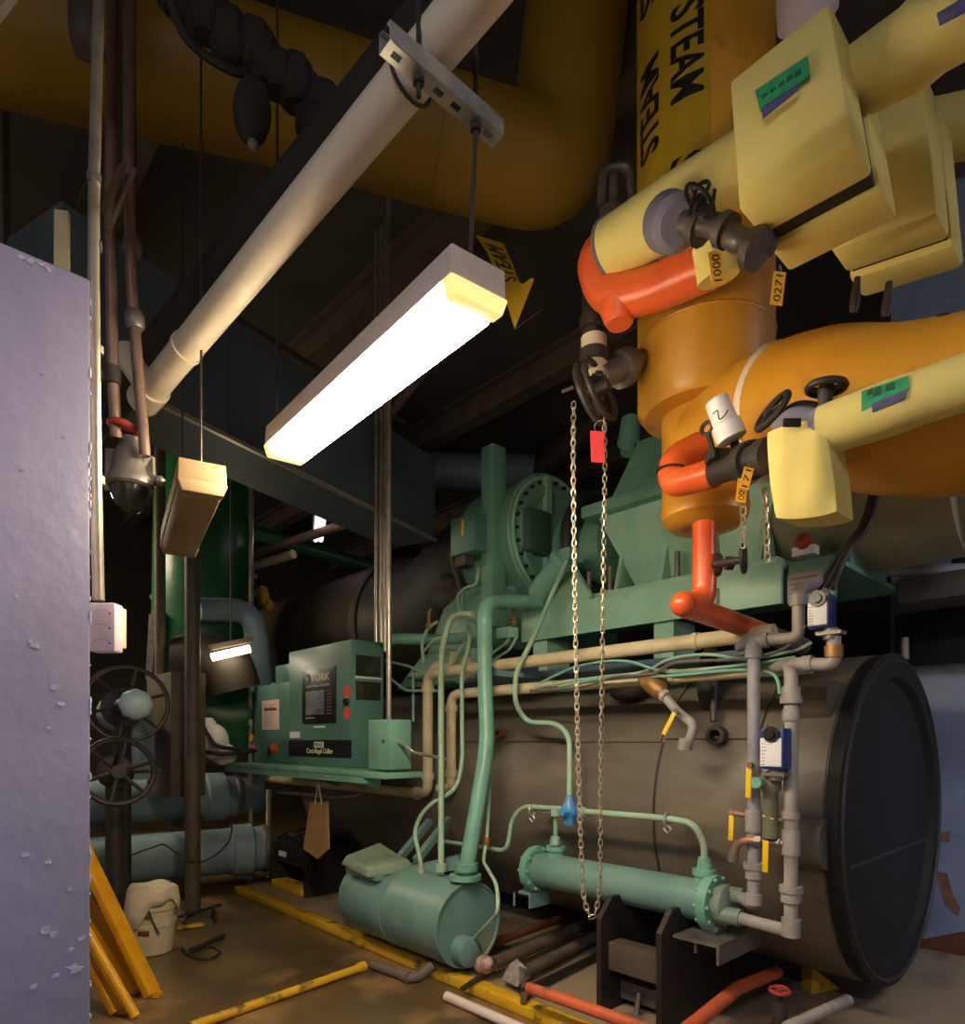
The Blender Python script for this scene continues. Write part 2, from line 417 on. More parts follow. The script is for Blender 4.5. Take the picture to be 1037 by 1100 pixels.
# ochre duct across the upper left with elbow turning up
t = thing('ochre_duct', 'large golden round duct, darkened to ochre for shade, crossing the upper left ceiling', 'duct')
path = [P(-220, -40, D=2.55), P(0, 28, D=2.75), P(270, 92, D=3.05), P(520, 165, D=3.4)]
e1 = P(600, 186, D=3.52)
mb = MB(); mb.tube(path+[e1, e1+V((.1, .1, 1.3))], .275, 36, f=.42); part('duct_run', mb, shaded_gold, t)
for u in (.35, .75):
    p = path[2].lerp(path[3], u); part('seam_band', MB().torus(p, path[3]-path[2], .276, .006, 36, 6), shaded_gold, t)
# peeled STEAM tape hanging from it
t = thing('hanging_steam_tape', 'loose yellow STEAM label tape hanging beside the lit lamp', 'label')
tp = [P(511, 253, D=2.95), P(525, 275, D=2.9), P(540, 312, D=2.87), P(553, 354, D=2.85)]
tw_ = [P(541, 262, D=3.05), P(551, 285, D=2.95), P(560, 305, D=2.9), P(574, 300, D=2.87), P(583, 332, D=2.85)]
mb = MB(); n = 12
sl, sr = smoothpath(tp, 5), smoothpath(tw_, 5)
la = [mb.bm.verts.new(p) for p in sl]; lb = [mb.bm.verts.new(p) for p in sr]
la2 = [mb.bm.verts.new(p-FW*.003) for p in sl]; lb2 = [mb.bm.verts.new(p-FW*.003) for p in sr]
for i in range(len(la)-1):
    mb.face([la[i], la[i+1], lb[i+1], lb[i]]); mb.face([la2[i], lb2[i], lb2[i+1], la2[i+1]])
    mb.face([la[i], la2[i], la2[i+1], la[i+1]]); mb.face([lb[i], lb[i+1], lb2[i+1], lb2[i]])
mb.face([la[0], lb[0], lb2[0], la2[0]]); mb.face([la[-1], la2[-1], lb2[-1], lb[-1]])
part('strip', mb, tape, t)
def onstrip(a_, b_, d_):
    u = min(.999, max(0, a_))*(len(sl)-1); i = int(u); f_ = u-i
    l = sl[i].lerp(sl[i+1], f_); r = sr[i].lerp(sr[i+1], f_)
    return l.lerp(r, b_)-FW*(.005+d_)
lettering('STEAM', None, None, None, .46, .7, ink, t, warp=lambda a_, b_, d_: onstrip(.6-a_, .87-b_, d_))
# ---------------------------------------------------------------- strip lamps (local model: length along X, lens below)
def lamp_parts(t, L, lens, w=.16, hous=housing, ends=lens_edge):
    h = L/2
    mb = MB(); mb.hexa([(-h, -w/2, .05), (h, -w/2, .05), (h, w/2, .05), (-h, w/2, .05), (-h+.004, -w*.48, .125), (h-.004, -w*.48, .125), (h-.004, w*.48, .125), (-h+.004, w*.48, .125)], .004)
    part('housing', mb, hous, t)
    mb = MB(); mb.hexa([(-h+.045, -w*.38, 0), (h-.045, -w*.38, 0), (h-.045, w*.38, 0), (-h+.045, w*.38, 0), (-h+.035, -w*.49, .048), (h-.035, -w*.49, .048), (h-.035, w*.49, .048), (-h+.035, w*.49, .048)], .008)
    part('lens', mb, lens, t)
    for s in (-1, 1):
        mb = MB(); x0, x1 = s*(h+.008), s*(h-.036)
        mb.hexa([(min(x0, x1), -w*.42, .004), (max(x0, x1), -w*.42, .004), (max(x0, x1), w*.42, .004), (min(x0, x1), w*.42, .004), (min(x0, x1), -w*.52, .05), (max(x0, x1), -w*.52, .05), (max(x0, x1), w*.52, .05), (min(x0, x1), w*.52, .05)], .006)
        part('end_cap', mb, ends, t)
def lamp(name, label, pn, pf, lens, w=.16, hous=housing, ends=lens_edge, group=None, roll=0.):
    L = (pn-pf).length
    t = thing(name, label, 'lamp', group); t['_kept'] = 1
    lamp_parts(t, L, lens, w, hous, ends)
    x = (pn-pf).normalized(); y = ZU.cross(x).normalized(); z = x.cross(y)
    M = Matrix((x, y, z)).transposed().to_4x4() @ Matrix.Rotation(roll, 4, 'X')
    M.translation = (pn+pf)/2
    t.matrix_world = M
    return t
GL = None
ln, lf = P(514, 331, D=1.62), P(306, 497, D=2.72)
lamp('ceiling_lamp', 'brightly lit long white strip lamp hanging over the machine', ln, lf, lens_on, .172)
lamp('ceiling_lamp', 'unlit yellowed strip lamp hanging before the dark green pipe', P(218, 532, D=2.35), P(193, 598, D=3.1), beige, .165, beige, beige)
# lamp behind the viewer, then two unseen lamps added as fill
lamp('ceiling_lamp', 'cool white strip lamp behind the viewer near the lavender wall', V((1.6, -1.6, 3.6)), V((.2, -1.6, 3.6)), lens_cool, .3)
lamp('ceiling_lamp', 'added warm fill strip lamp hidden behind the lavender wall over the pale blue pipes', V((-7.2, .6, 3.7)), V((-8.6, .6, 3.7)), lens_on, .2)  # unseen, added to brighten the dark left background
lamp('ceiling_lamp', 'added cool fill strip lamp out of view past the right end of the barrel', V((2.0, 3.7, 3.1)), V((.8, 3.7, 3.1)), lens_cool, .17)  # unseen, added to brighten the blue rear wall
mb = MB(); mb.cyl(P(504, 303, D=1.67), a+d*.78*L_-nrm*.02-ZU*.02, .006, seg=8); mb.ball(P(504, 303, D=1.67), .011, u=8, v=6)
solo('hanger_rod', mb, castiron, 'thin dark rod holding the near end of the lit strip lamp', 'rod')
mb = MB(); q = lf+V((.1, -.08, .1)); mb.cyl(q, V((q.x, q.y, CEIL)), .005, seg=8)
solo('hanger_rod', mb, castiron, 'thin dark rod holding the far end of the lit strip lamp', 'rod')
for px, py, D, lab in ((216, 512, 2.42, 'near'), (196, 585, 3.05, 'far')):
    q = P(px, py, D=D); solo('hanger_rod', MB().cyl(q, V((q.x, q.y, CEIL)), .004, seg=8), castiron, 'thin rod holding the %s end of the unlit yellowed lamp' % lab, 'rod')
for x_ in (1.4, .4):
    solo('hanger_rod', MB().cyl((x_, -1.6, 3.69), (x_, -1.6, CEIL), .005, seg=8), castiron, 'rod of the cool lamp behind the viewer, %s end' % ('door' if x_ > 1 else 'wall'), 'rod')
# far lit tubes
t = thing('tube_lamp', 'glowing bare tube lamp in front of the brown insulated elbow', 'lamp')
part('glowing_tube', MB().tube([P(228, 706, D=5.95), P(268, 697, D=6.15)], .036, 14), tube_on, t)
mb = MB(); mb.bar(P(226, 703, D=6.0)+ZU*.06, P(270, 694, D=6.2)+ZU*.06, .1, .05); q = P(248, 699, D=6.1); mb.cyl(q+ZU*.06, V((q.x, q.y, CEIL)), .008, seg=8)
part('bracket', mb, beamm, t)
t = thing('tube_lamp', 'small pale tube lamp hanging under the lit strip lamp', 'lamp')
for o_ in (-.03, .03):
    part('glowing_tube', MB().tube([P(346, 543, D=6.4)+RT*o_, P(342, 580, D=7.6)+RT*o_], .028, 10), tube_dim, t)
mb = MB(); mb.bar(P(346, 541, D=6.4)+ZU*.05, P(342, 578, D=7.6)+ZU*.05, .14, .04); q = P(345, 550, D=6.8); mb.cyl(q+ZU*.08, V((q.x, q.y, CEIL)), .008, seg=8); part('bracket', mb, beamm, t)
# blue-grey rectangular duct across the room
A_, B_ = P(150, 424, Z=3.35), P(296, 496, Z=3.35); dv = (B_-A_).normalized(); C_ = B_+dv*1.95
t = thing('rectangular_duct', 'blue grey rectangular air duct behind the lit strip lamp', 'duct')
bk = V((-dv.y, dv.x, 0)); bk = bk if bk.dot(FW) > 0 else -bk
A2 = A_-dv*.4
mb = MB(); mb.hexa([A2, C_, C_+bk*.5, A2+bk*.5, A2+ZU*.75, C_+ZU*.75, C_+bk*.5+ZU*.75, A2+bk*.5+ZU*.75]); part('duct_body', mb, duct, t)
mb = MB(); mb.bar(A2-bk*.012, C_-bk*.012, .03, .025); part('bottom_flange', mb, ductedge, t)
for u in (1.0, 2.2):
    q = A2+dv*u; mb = MB(); mb.obox(q+ZU*.375-bk*.012, dv*.02, bk*.01, ZU*.375); part('joint_flange', mb, duct, t)
# pipes and braces under the ceiling behind the lamp
for i, (p0, p1, r, m, lab) in enumerate([
    ((170, 640, 8.6), (300, 600, 7.4), .05, tan, 'thin pale pipe above the unlit lamp pole'),
    ((205, 628, 8.4), (272, 637, 8.6), .035, conduit, 'upper thin pale conduit left of the yellow lamp guard'),
    ((205, 607, 8.4), (270, 618, 8.6), .035, conduit, 'lower thin pale conduit left of the yellow lamp guard'),
    ((255, 600, 7.5), (430, 545, 6.6), .05, beamm, 'dark green grey pipe high behind the conduits'),
    ((250, 565, 8.2), (420, 615, 8.8), .09, darkgreen, 'deep green pipe behind the vertical conduits'),
    ((470, 595, 9.3), (620, 470, 8.6), .2, brownins, 'dark insulated pipe high behind the compressor'),
    ((420, 505, 8.2), (560, 508, 8.0), .22, duct, 'blue grey round duct behind the compressor'),
    ((300, 420, 7.5), (520, 520, 8.5), .07, beamm, 'dark thin pipe under the ceiling behind the lamp'),
    ((200, 310, 5.0), (420, 445, 7.2), .03, beamm, 'slender dark conduit under the ceiling'),
    ((360, 520, 6.0), (460, 395, 5.6), .04, beamm, 'dark diagonal brace pipe under the ceiling'),
]):
    a, b = P(p0[0], p0[1], D=p0[2]), P(p1[0], p1[1], D=p1[2]); dd = (b-a)
    solo('overhead_conduit', MB().tube([a-dd*.05, b+dd*.1], r, 16), m, lab, 'pipe')
solo('floating_cable_tray', MB().bar(P(430, 560, D=8.0), P(520, 600, D=8.6), .6, .14), shaded_gold, 'ochre yellow steel member behind the vertical conduits', 'tray')  # member floats below the ceiling without any hangers
# ================================================================== LEFT BACKGROUND
t = thing('green_pipe', 'very large dark green pipe bending into the room at left', 'pipe')
g = [P(222, 350, D=7.2), P(222, 640, D=7.2), P(215, 772, D=7.2), P(272, 772, D=7.45)]
mb = MB(); mb.tube([g[0], g[2], g[3]], .5, 36, f=.8); part('pipe_run', mb, darkgreen, t)
part('seam_band', MB().torus(P(222, 560, D=7.2), ZU, .505, .02, 36, 6), darkgreen, t)
mb = MB(); mb.bar(P(168, 655, D=6.68), P(163, 735, D=6.68), .1, .05); mb.bar(P(162, 660, D=6.66), P(158, 730, D=6.66), .03, .02); part('ladder_bracket', mb, steel, t)
t = thing('insulated_elbow', 'brown insulated pipe elbow behind the glowing tube lamp', 'pipe')
part('elbow_run', MB().tube([P(196, 712, D=6.4), P(240, 708, D=6.4), P(250, 742, D=6.45)], .27, 26, f=.2), brownins, t)
t = thing('small_blue_pipe', 'light blue pipe bending down left of the control cabinet', 'pipe')
part('pipe_run', MB().tube([P(212, 655, D=6.5), P(272, 655, D=6.9), P(282, 742, D=6.95)], .12, 20, f=.25), bluepipe, t)
for z0, (l, r), rad, lab, fl in (
    (.9, ((30, 874, 5.9), (278, 864, 7.2)), .238, 'upper light blue pipe of the pair behind the steel pole', 228),
    (.38, ((30, 926, 5.75), (282, 915, 6.75)), .245, 'lower light blue pipe of the pair behind the steel pole', 258)):
    a, b = P(*l[:2], D=l[2]), P(*r[:2], D=r[2]); a.z = z0; b.z = z0; d = (b-a).normalized(); LN = (b-a).length
    t = thing('blue_pipe', lab, 'pipe', 'light blue chilled pipes')
    part('pipe_run', MB().tube([a, b], rad*.93, 32), bluepipe, t)
    k = min(range(0, 200), key=lambda i: abs(CX+F*((a+d*LN*i/200-EYE).dot(RT))/((a+d*LN*i/200-EYE).dot(FW))-fl))*LN/200
    mb = MB(); mb.lathe(a+d*(k-.1), d, [(0, rad*.9), (.02, rad*1.06), (.2, rad*1.08), (.22, rad*.9)], 32); part('flange', mb, bluepipe, t)
    mb = MB(); mb.lathe(a+d*(k+.2), d, [(0, rad*.9), (.02, rad*1.0), (.06, rad*1.0), (.08, rad*.9)], 32); part('ring', mb, steel, t)
    for u in (.3, .62):
        q = a+d*LN*u; part('support', MB().box((q.x-.08, q.y-.08, 0 if z0 < .5 else .62), (q.x+.08, q.y+.08, q.z-rad*.85)), beamm, t)
# steel pole
q = P(207, 975, D=5.55); q.z = 0
t = thing('steel_pole', 'grey brown steel pole standing before the light blue pipes', 'pole')
mb = MB(); mb.lathe(V((q.x, q.y, .015)), ZU, [(0, .062), (3.4, .062)], 20); part('pole_shaft', mb, brownsteel, t)
part('foot_plate', MB().box((q.x-.14, q.y-.14, 0), (q.x+.14, q.y+.14, .015), .004), brownsteel, t)
q2 = P(270, 700, D=7.0)
solo('thin_pole', MB().tube([V((q2.x, q2.y, 0)), V((q2.x, q2.y, CEIL))], .03, 10), conduit, 'thin bright conduit rising left of the control cabinet', 'conduit')
# yellow bag / guard and pale sheet left of the cabinet
mb = MB(); c = P(284, 642, D=7.4)
mb.ball(c, .075, 1, .8, 1.4, 9, 7); mb.ball(c+V((.05, .03, -.1)), .07, 1, .8, 1.2, 8, 6); mb.ball(c+V((-.06, .0, .09)), .07, 1.5, .8, .8, 8, 6)
solo('yellow_rag', mb, yelpaint, 'small yellow rag hung on the thin conduit above the cabinet', 'rag')
mb = MB(); a, b = P(277, 680, D=7.9), P(289, 735, D=7.9); mb.hexa([a-RT*.02+ZU*.02, a+RT*.03+ZU*.02, a+RT*.03+FW*.03, a-RT*.02+FW*.03, a, a, a, a][:4]+[P(276, 745, D=7.9), P(290, 728, D=7.9), P(290, 728, D=7.95), P(276, 745, D=7.95)])
solo('floating_strip', mb, bluepipe, 'pale blue strip floating just left of the control cabinet', 'sheet')  # strip floats in mid-air, nothing holds it up
# gate valves with handwheels
def handwheel(c, n, R, r, spokes, name, m, parent, hub=.03, label=None, seg=32):
    n = V(n).normalized(); x, y = perp(n); mb = MB()
    mb.torus(c, n, R, r, seg, 8)
    for k in range(spokes):
        a_ = 2*math.pi*k/spokes+.3; e = c+(x*math.cos(a_)+y*math.sin(a_))*R
        mb.tube([c-n*.01, e], r*.75, 6)
    mb.lathe(c-n*hub*.6, n, [(0, hub), (hub*1.2, hub)], 12)
    return part(name, mb, m, parent, label)
t = thing('gate_valve', 'big gate valve with spoked handwheel and pale domed hub', 'valve', 'gate valves beside the lavender wall')
c = P(137, 756, D=4.7); n1 = (EYE-c); n1.z = 0; n1 = (n1.normalized()+V((.25, 0, 0))).normalized()
handwheel(c, n1, .265, .017, 6, 'hand_wheel', castiron, t, .05)
cb = P(146, 757, D=4.6); part('domed_hub', MB().lathe(cb, n1, [(-.04, .1), (.02, .115), (.07, .1), (.1, .06), (.11, .02)], 8), mat('pale_blue_dome', (176, 200, 208), .4), t)
part('stem', MB().tube([c, c-n1*.7], .03, 10), steel, t)
mb = MB(); v0 = c-n1*.75; mb.lathe(v0, n1, [(-.1, .1), (0, .1), (.05, .16), (.1, .16), (.12, .08), (.35, .05)], 20); mb.tube([v0-n1*.05, V((v0.x, v0.y, 0))-n1*.05], .07, 14)
part('valve_body', mb, castiron, t)
t = thing('gate_valve', 'smaller gate valve with black six spoked handwheel below the domed one', 'valve', 'gate valves beside the lavender wall')
c = P(127, 829, D=4.35); n2 = (n1+V((.15, 0, .05))).normalized()
handwheel(c, n2, .215, .02, 6, 'hand_wheel', castiron, t, .045)
part('stem', MB().tube([c+n2*.02-RT*.02, P(172, 828, D=4.85)], .014, 10), brownsteel, t)
mb = MB(); v0 = c-n2*.3; mb.tube([c, v0], .02, 8); mb.lathe(v0, n2, [(-.1, .08), (0, .08), (.03, .12), (.06, .12), (.08, .05)], 18); mb.tube([v0-n2*.05, V((v0.x, v0.y, 0))-n2*.05], .06, 14)
part('valve_body', mb, castiron, t)
q = P(170, 800, D=5.95)
solo('floating_cabinet', MB().box((q.x-.35, q.y, 1.0), (q.x+.35, q.y+.3, 2.1), .01), brownsteel, 'plain brown metal cabinet floating behind the gate valve handwheels', 'cabinet')  # box floats above the floor
solo('vent_pipe', MB().tube([P(172, 470, D=6.2), P(172, 800, D=6.2)], .05, 12), beamm, 'dark vertical pipe between the green pipe and lavender wall', 'pipe')
q = P(140, 760, D=5.6)
solo('blue_elbow', MB().tube([V((q.x-.5, q.y, 1.75)), V((q.x-.05, q.y+.05, 1.72)), V((q.x-.05, q.y+.05, 1.16))], .16, 20, f=.3), bluepipe, 'blue grey pipe elbow behind the spoked handwheels', 'pipe')
# dark hoses across the white bundle
mb = MB(); c = P(230, 797, D=6.3)
mb.ball(c, .17, 1, .8, 1.05, 14, 10); mb.ball(c+RT*.1-ZU*.12, .14, 1, .8, .8, 12, 8); mb.ball(c-RT*.06+ZU*.1, .12, 1, .8, 1.2, 12, 8)
solo('white_bundle', mb, pvc, 'bright white cloth bundle lying on the upper blue pipe', 'bundle')
mb = MB(); mb.tube([P(213, 770, D=6.05), P(224, 790, D=6.05), P(236, 802, D=6.05), P(272, 806, D=6.3)], .02, 8, smooth=True); mb.tube([P(212, 806, D=6.05), P(240, 810, D=6.05), P(275, 806, D=6.3)], .02, 8, smooth=True)
solo('black_hose', mb, blacksteel, 'black hose lying over the white cloth bundle', 'hose')
solo('sagging_cable', MB().tube([P(132, 922, D=5.45), P(165, 910, D=5.45), P(178, 908, D=5.45), P(200, 924, D=5.45), P(222, 924, D=5.6), P(245, 905, D=5.7), P(250, 880, D=5.9)], .008, 6, smooth=True), castiron, 'thin dark cable sagging over the lower blue pipe', 'cable')
# ================================================================== LEFT PIPES BEHIND THE LAVENDER WALL
t = thing('wall_conduit', 'pale vertical conduit running down beside the lavender wall', 'conduit')
mb = MB(); mb.tube([P(107, -40, D=1.78), P(101, 200, D=1.74), P(100.5, 300, D=1.72), P(102.5, 480, D=1.72), P(106, 645, D=1.72)], .0145, 14); part('conduit_run', mb, conduit, t)
for py in (196, 268, 380, 520): part('strap', MB().lathe(P(101+(py-196)*.012, py, D=1.735), ZU, [(0, .018), (.02, .018)], 12), steel, t)
t = thing('outlet_box', 'lilac white electrical outlet box at the lavender wall corner', 'switch box')
mb = MB(); c = P(114, 675, D=1.78); fx = RT*.9+FW*.1; fx.normalize()
mb.obox(c, RT*.036, FW*.022, ZU*.066, .006); part('body', mb, lilacwhite, t)
part('side_cover', MB().obox(P(127, 674, D=1.8), RT*.008, FW*.03, ZU*.056, .004), tan, t)
mb = MB()
for k in (-1, 0, 1):
    cc = c-FW*.0235+ZU*(.04*k-.004)
    for i in range(9):
        a_ = .4+2.3*i/8; mb.ball(cc+RT*math.cos(a_)*.02+ZU*math.sin(a_)*.012, .0013, u=5, v=4)
    mb.ball(cc+RT*.023, .003, u=6, v=4)
part('socket_marks', mb, castiron, t)
t = thing('brown_conduit', 'brown conduit hanging nearest the pale wall conduit', 'conduit')
mb = MB(); mb.tube([P(122, -40, D=2.3), P(120, 150, D=2.35), P(119, 260, D=2.4), P(121, 400, D=2.4), P(125, 470, D=2.45)], .021, 12); part('conduit_run', mb, rustcond, t)
part('coupling', MB().lathe(P(120.5, 412, D=2.4), ZU, [(0, .03), (.06, .03)], 12), castiron, t)
t = thing('red_brown_conduit', 'reddish conduit running down to the pendant valve', 'conduit')
mb = MB(); mb.tube([P(138, -40, D=2.3), P(138, 190, D=2.35), P(141, 300, D=2.4), P(146, 370, D=2.42), P(156, 490, D=2.45)], .02, 12); part('conduit_run', mb, rustcond, t)
for x_, y_ in ((142, 275), (145, 353)): part('coupling', MB().lathe(P(x_, y_, D=2.41), ZU, [(0, .026), (.012, .034), (.05, .034), (.062, .026)], 12), steel, t)
t = thing('pendant_valve', 'grey pendant valve with glass bowl and red ring hanging below conduits', 'valve')
c = P(140, 505, D=2.5)
mb = MB(); mb.lathe(c, ZU, [(-.07, .075), (-.06, .085), (-.04, .085), (-.02, .07), (.05, .062), (.09, .04), (.12, .04), (.12, .028)], 20); mb.tube([c+RT*.03+ZU*.0, P(158, 488, D=2.5)], .03, 10); mb.tube([c+RT*.05, P(171, 517, D=2.5)], .012, 8); mb.ball(P(172, 517, D=2.5), .02, u=8, v=6)
mb.bar(c-RT*.075+ZU*.08, c-RT*.08-ZU*.08, .02, .03); mb.bar(c+RT*.075+ZU*.05, c+RT*.08-ZU*.06, .02, .03)
part('valve_body', mb, steel, t)
part('glass_bowl', MB().lathe(c, ZU, [(-.165, .012), (-.16, .03), (-.14, .05), (-.1, .066), (-.07, .068)], 18), glassdark, t)
part('red_ring', MB().torus(P(133, 459, D=2.46), V((.1, .2, 1)), .045, .014, 20, 8), red, t, 'red ring above the valve')
for (a_, b_, lab) in (((112, 226), (131, 178), 'upper'), ((116, 252), (144, 186), 'lower')):
    q0, q1 = P(*a_, D=2.25), P(*b_, D=2.3)
    solo('slanted_bar', MB().bar(q0, q1, .05, .012), rustcond, '%s of two slanted brown bars behind the wall conduit' % lab, 'bar', 'slanted bars behind the conduit')
q0 = P(64, 285, D=2.4)
solo('short_bar', MB().bar(V((P(60, 300, D=2.3).x, P(60, 300, D=2.3).y, 0)), P(67, 228, D=2.35), .045, .02), tan, 'short pale bar standing up behind the top of lavender wall', 'bar')
solo('upper_left_bar', MB().bar(P(-20, 40, D=2.0), P(16, -8, D=2.1)+(P(16, -8, D=2.1)-P(-20, 40, D=2.0)).normalized()*2.2, .04, .02), tan, 'pale bar in the top left corner by the ochre duct', 'bar')
q = P(95, 20, D=2.2)
solo('dark_riser', MB().tube([V((P(92, -60, D=2.1).x, P(92, -60, D=2.1).y, CEIL)), P(92, -60, D=2.1), P(92, 35, D=2.1), P(97, 60, D=2.15)], .05, 10, f=.1), brownins, 'dark wrapped riser beside the pale wall conduit', 'pipe')
solo('wide_flat_riser', MB().bar(P(128, -400, D=2.6), P(133, 215, D=2.6), .11, .05), brownins, 'flat dark brown riser behind the brown conduits', 'riser')
solo('corner_riser', MB().bar(P(2, -20, D=3.4), P(3, 300, D=3.4), .05, .04), beamm, 'thin dark riser at the top left edge', 'riser')
# ================================================================== CHILLER SHELL
SY, SZ, SR = 4.08, 1.075, .885
t = thing('chiller_shell', 'long black insulated chiller barrel lying on steel supports', 'machine')
mb = MB(); mb.lathe((-6.3, SY, SZ), XU, [(0, .6), (.03, SR-.02), (.3, SR), (4.75, SR), (5.165, SR)], 72); part('jacket', mb, black, t)
# lapped upper sheet on the near side
def sheet(x0, x1, a0, a1, r, th, name, m, seg=14, label=None):
    mb = MB(); rows = []
    for i in range(seg+1):
        a_ = a0+(a1-a0)*i/seg
        for rr in (r, r+th):
            pass
        rows.append([mb.bm.verts.new((x, SY-rr*math.cos(a_), SZ+rr*math.sin(a_))) for rr in (r, r+th) for x in (x0, x1)])
    for i in range(seg):
        p, q = rows[i], rows[i+1]
        for k in ((0, 1), (1, 3), (3, 2), (2, 0)): mb.face([p[k[0]], p[k[1]], q[k[1]], q[k[0]]])
    mb.face([rows[0][k] for k in (0, 1, 3, 2)]); mb.face([rows[-1][k] for k in (0, 1, 3, 2)])
    return part(name, mb, m, t, label)
a48 = math.asin(.41/SR)
sheet(-3.9, -2.05, a48, 1.5, SR-.002, .016, 'lapped_sheet', black)
sheet(-2.03, -1.49, a48+.02, 1.5, SR-.002, .02, 'lapped_sheet', black)
sheet(-2.045, -2.03, -.75, a48, SR-.004, .008, 'seam_strip', black2, label='vertical seam on the jacket')
mb = MB(); mb.lathe((-1.48, SY, SZ), XU, [(0, SR-.02), (0, SR+.008), (.335, SR+.008), (.335, SR-.02)], 72); part('end_band', mb, black, t)
mb = MB(); mb.lathe((-1.135, SY, SZ), XU, [(.0, .7), (.0, SR+.008), (.06, SR+.012), (.065, SR), (.065, .77), (.02, .74), (.02, .7)], 80)
part('end_flange', mb, ringblack, t)
part('end_cover', MB().lathe((-1.13, SY, SZ), XU, [(0, .75), (.02, .75), (.03, .7), (.03, 0)], 64), ringblack, t)
part('gasket_ring', MB().torus((-1.07, SY, SZ), XU, .86, .012, 72, 6), black2, t)
part('cover_seam', MB().box((-1.105, SY-.68, .88), (-1.095, SY+.68, .9)), black2, t)
for (x0_, x1_, y_, z_, r) in ((-1.28, -1.12, 3.2, 1.02, .12), (-1.34, -1.17, 3.42, 1.69, .1)):
    part('insulated_stub', MB().lathe((x0_, y_, z_), XU, [(0, r*.9), (.02, r), (x1_-x0_, r), (x1_-x0_, r*.6)], 28), black, t)
# small threaded nozzles and openings
for (px, py, r, m) in ((537, 788, .035, rust), (769, 790, .05, castiron)):
    c = P(px, py, Y=3.27); cc = c+V((0, .1, 0)); mb = MB(); mb.lathe(c+V((.0, .22, 0)), V((.05, -1, 0)), [(0, r*.85), (.2, r*.85), (.2, r), (.26, r), (.26, r*.62), (.12, r*.6)], 20); part('nozzle', mb, m, t)
for (px, py, w, h) in ((600, 786, .2, .07), (664, 742, .14, .06), (752, 730, .07, .2)):
    c = P(px, py, Y=3.32); part('foam_lump', MB().ball(c+V((0, .12, 0)), 1, w, .1, h, 14, 8), black2, t, 'dark torn foam around a nozzle')
c = P(745, 700, Y=3.35)
part('foam_strap', MB().tube([P(778, 708, Y=3.42), P(770, 722, Y=3.36), P(767, 745, Y=3.3), P(767, 775, Y=3.27)], .02, 8, smooth=True), black2, t)
# supports
def saddle(x0, x1, y0, zt, label=None):
    for x in (x0, x1):
        mb = MB()
        poly = [(x, y0, .06), (x, y0, zt-.1), (x, y0+.1, zt), (x, SY+.7, zt), (x, SY+1.1, .06)]
        mb.prism(poly, (.03, 0, 0)); part('support', mb, blacksteel, t, label)
saddle(-2.12, -1.76, 2.78, .66)
mb = MB(); mb.box((-2.09, 2.84, .28), (-1.76, 2.95, .43), .006); part('cross_member', mb, brownsteel, t)
mb = MB(); mb.box((-2.09, 2.95, .1), (-1.76, 3.2, .2), .006); part('cross_member', mb, brownsteel, t)
mb = MB(); mb.tube([P(683, 1095, Y=2.9), P(687, 1066, Y=2.93)], .014, 10); part('anchor_bolt', mb, steel, t)
for x in (-6.2, -5.5): part('support', MB().prism([(x, 2.85, .06), (x, 2.85, .5), (x, 2.95, .56), (x, SY, .75), (x, SY+.5, .06)], (.06, 0, 0)), blacksteel, t)
mb = MB(); mb.box((-6.2, 2.9, .3), (-5.44, 2.96, .52)); mb.box((-6.2, 2.95, .5), (-5.44, 3.3, .56))
part('saddle_plate', mb, blacksteel, t)
for x in (-6.0, -5.7): part('shim_plate', MB().box((x-.05, 2.97, .56), (x+.05, 3.35, .585)), steel, t)
part('foot_block', MB().box((-6.14, 2.83, .06), (-5.52, 3.0, .13), .01), yelpaint, t, 'yellow painted block under the far support')
part('white_sticker', MB().box((-6.1, 2.893, .36), (-5.95, 2.899, .41)), paper, t)
# ================================================================== COMPRESSOR DECK
RY = 3.6
t = thing('deck_skid', 'mint green steel deck carrying the motor on top of the barrel', 'frame')
mb = MB(); mb.box((-3.46, RY, 2.245), (-1.5, RY+.03, 2.475), .004); part('side_rail', mb, mint, t)
mb = MB(); mb.box((-3.46, RY+.03, 2.44), (-1.5, 4.8, 2.475)); mb.box((-3.46, RY+.03, 2.25), (-3.43, 4.8, 2.44)); part('deck_plate', mb, green, t)
mb = MB(); mb.box((-1.49, RY+.06, 2.245), (-1.25, RY+.1, 2.47), .004); mb.box((-1.49, RY+.1, 2.44), (-1.25, 4.8, 2.47)); part('end_bracket', mb, green, t)
q0, q1 = P(846, 618, Y=RY+.055), P(884, 646, Y=RY+.055)
part('name_plate', MB().box((q0.x, RY+.052, q1.z+.01), (q1.x, RY+.06, q0.z), .002), greylabel, t)
mb = MB()
for k in range(4): mb.box((q0.x+.02, RY+.0505, q0.z-.035-.028*k), (q0.x+.02+(q1.x-q0.x)*(.75-.12*(k % 2)), RY+.0525, q0.z-.022-.028*k))
part('plate_print', mb, mat('faded_print', (136, 108, 110), .6), t)
for x in (-2.25, -3.3):
    part('rail_leg', MB().box((x-.07, RY+.04, 1.98), (x+.07, RY+.3, 2.25)), mint, t)
mb = MB(); q0 = P(762, 650, Y=RY-.01); mb.cyl(q0, q0+V((0, 0, .09)), .012, seg=8); mb.cyl(q0+V((.05, 0, 0)), q0+V((.05, 0, .09)), .01, seg=8); part('lifting_bolt', mb, green, t)
# triangular gusset on the deck
mb = MB(); mb.prism([P(568, 658, Y=3.62), P(600, 605, Y=3.62), P(612, 602, Y=3.62), P(634, 638, Y=3.62), P(630, 652, Y=3.62)], (0, .04, 0)); part('gusset', mb, mint, t)
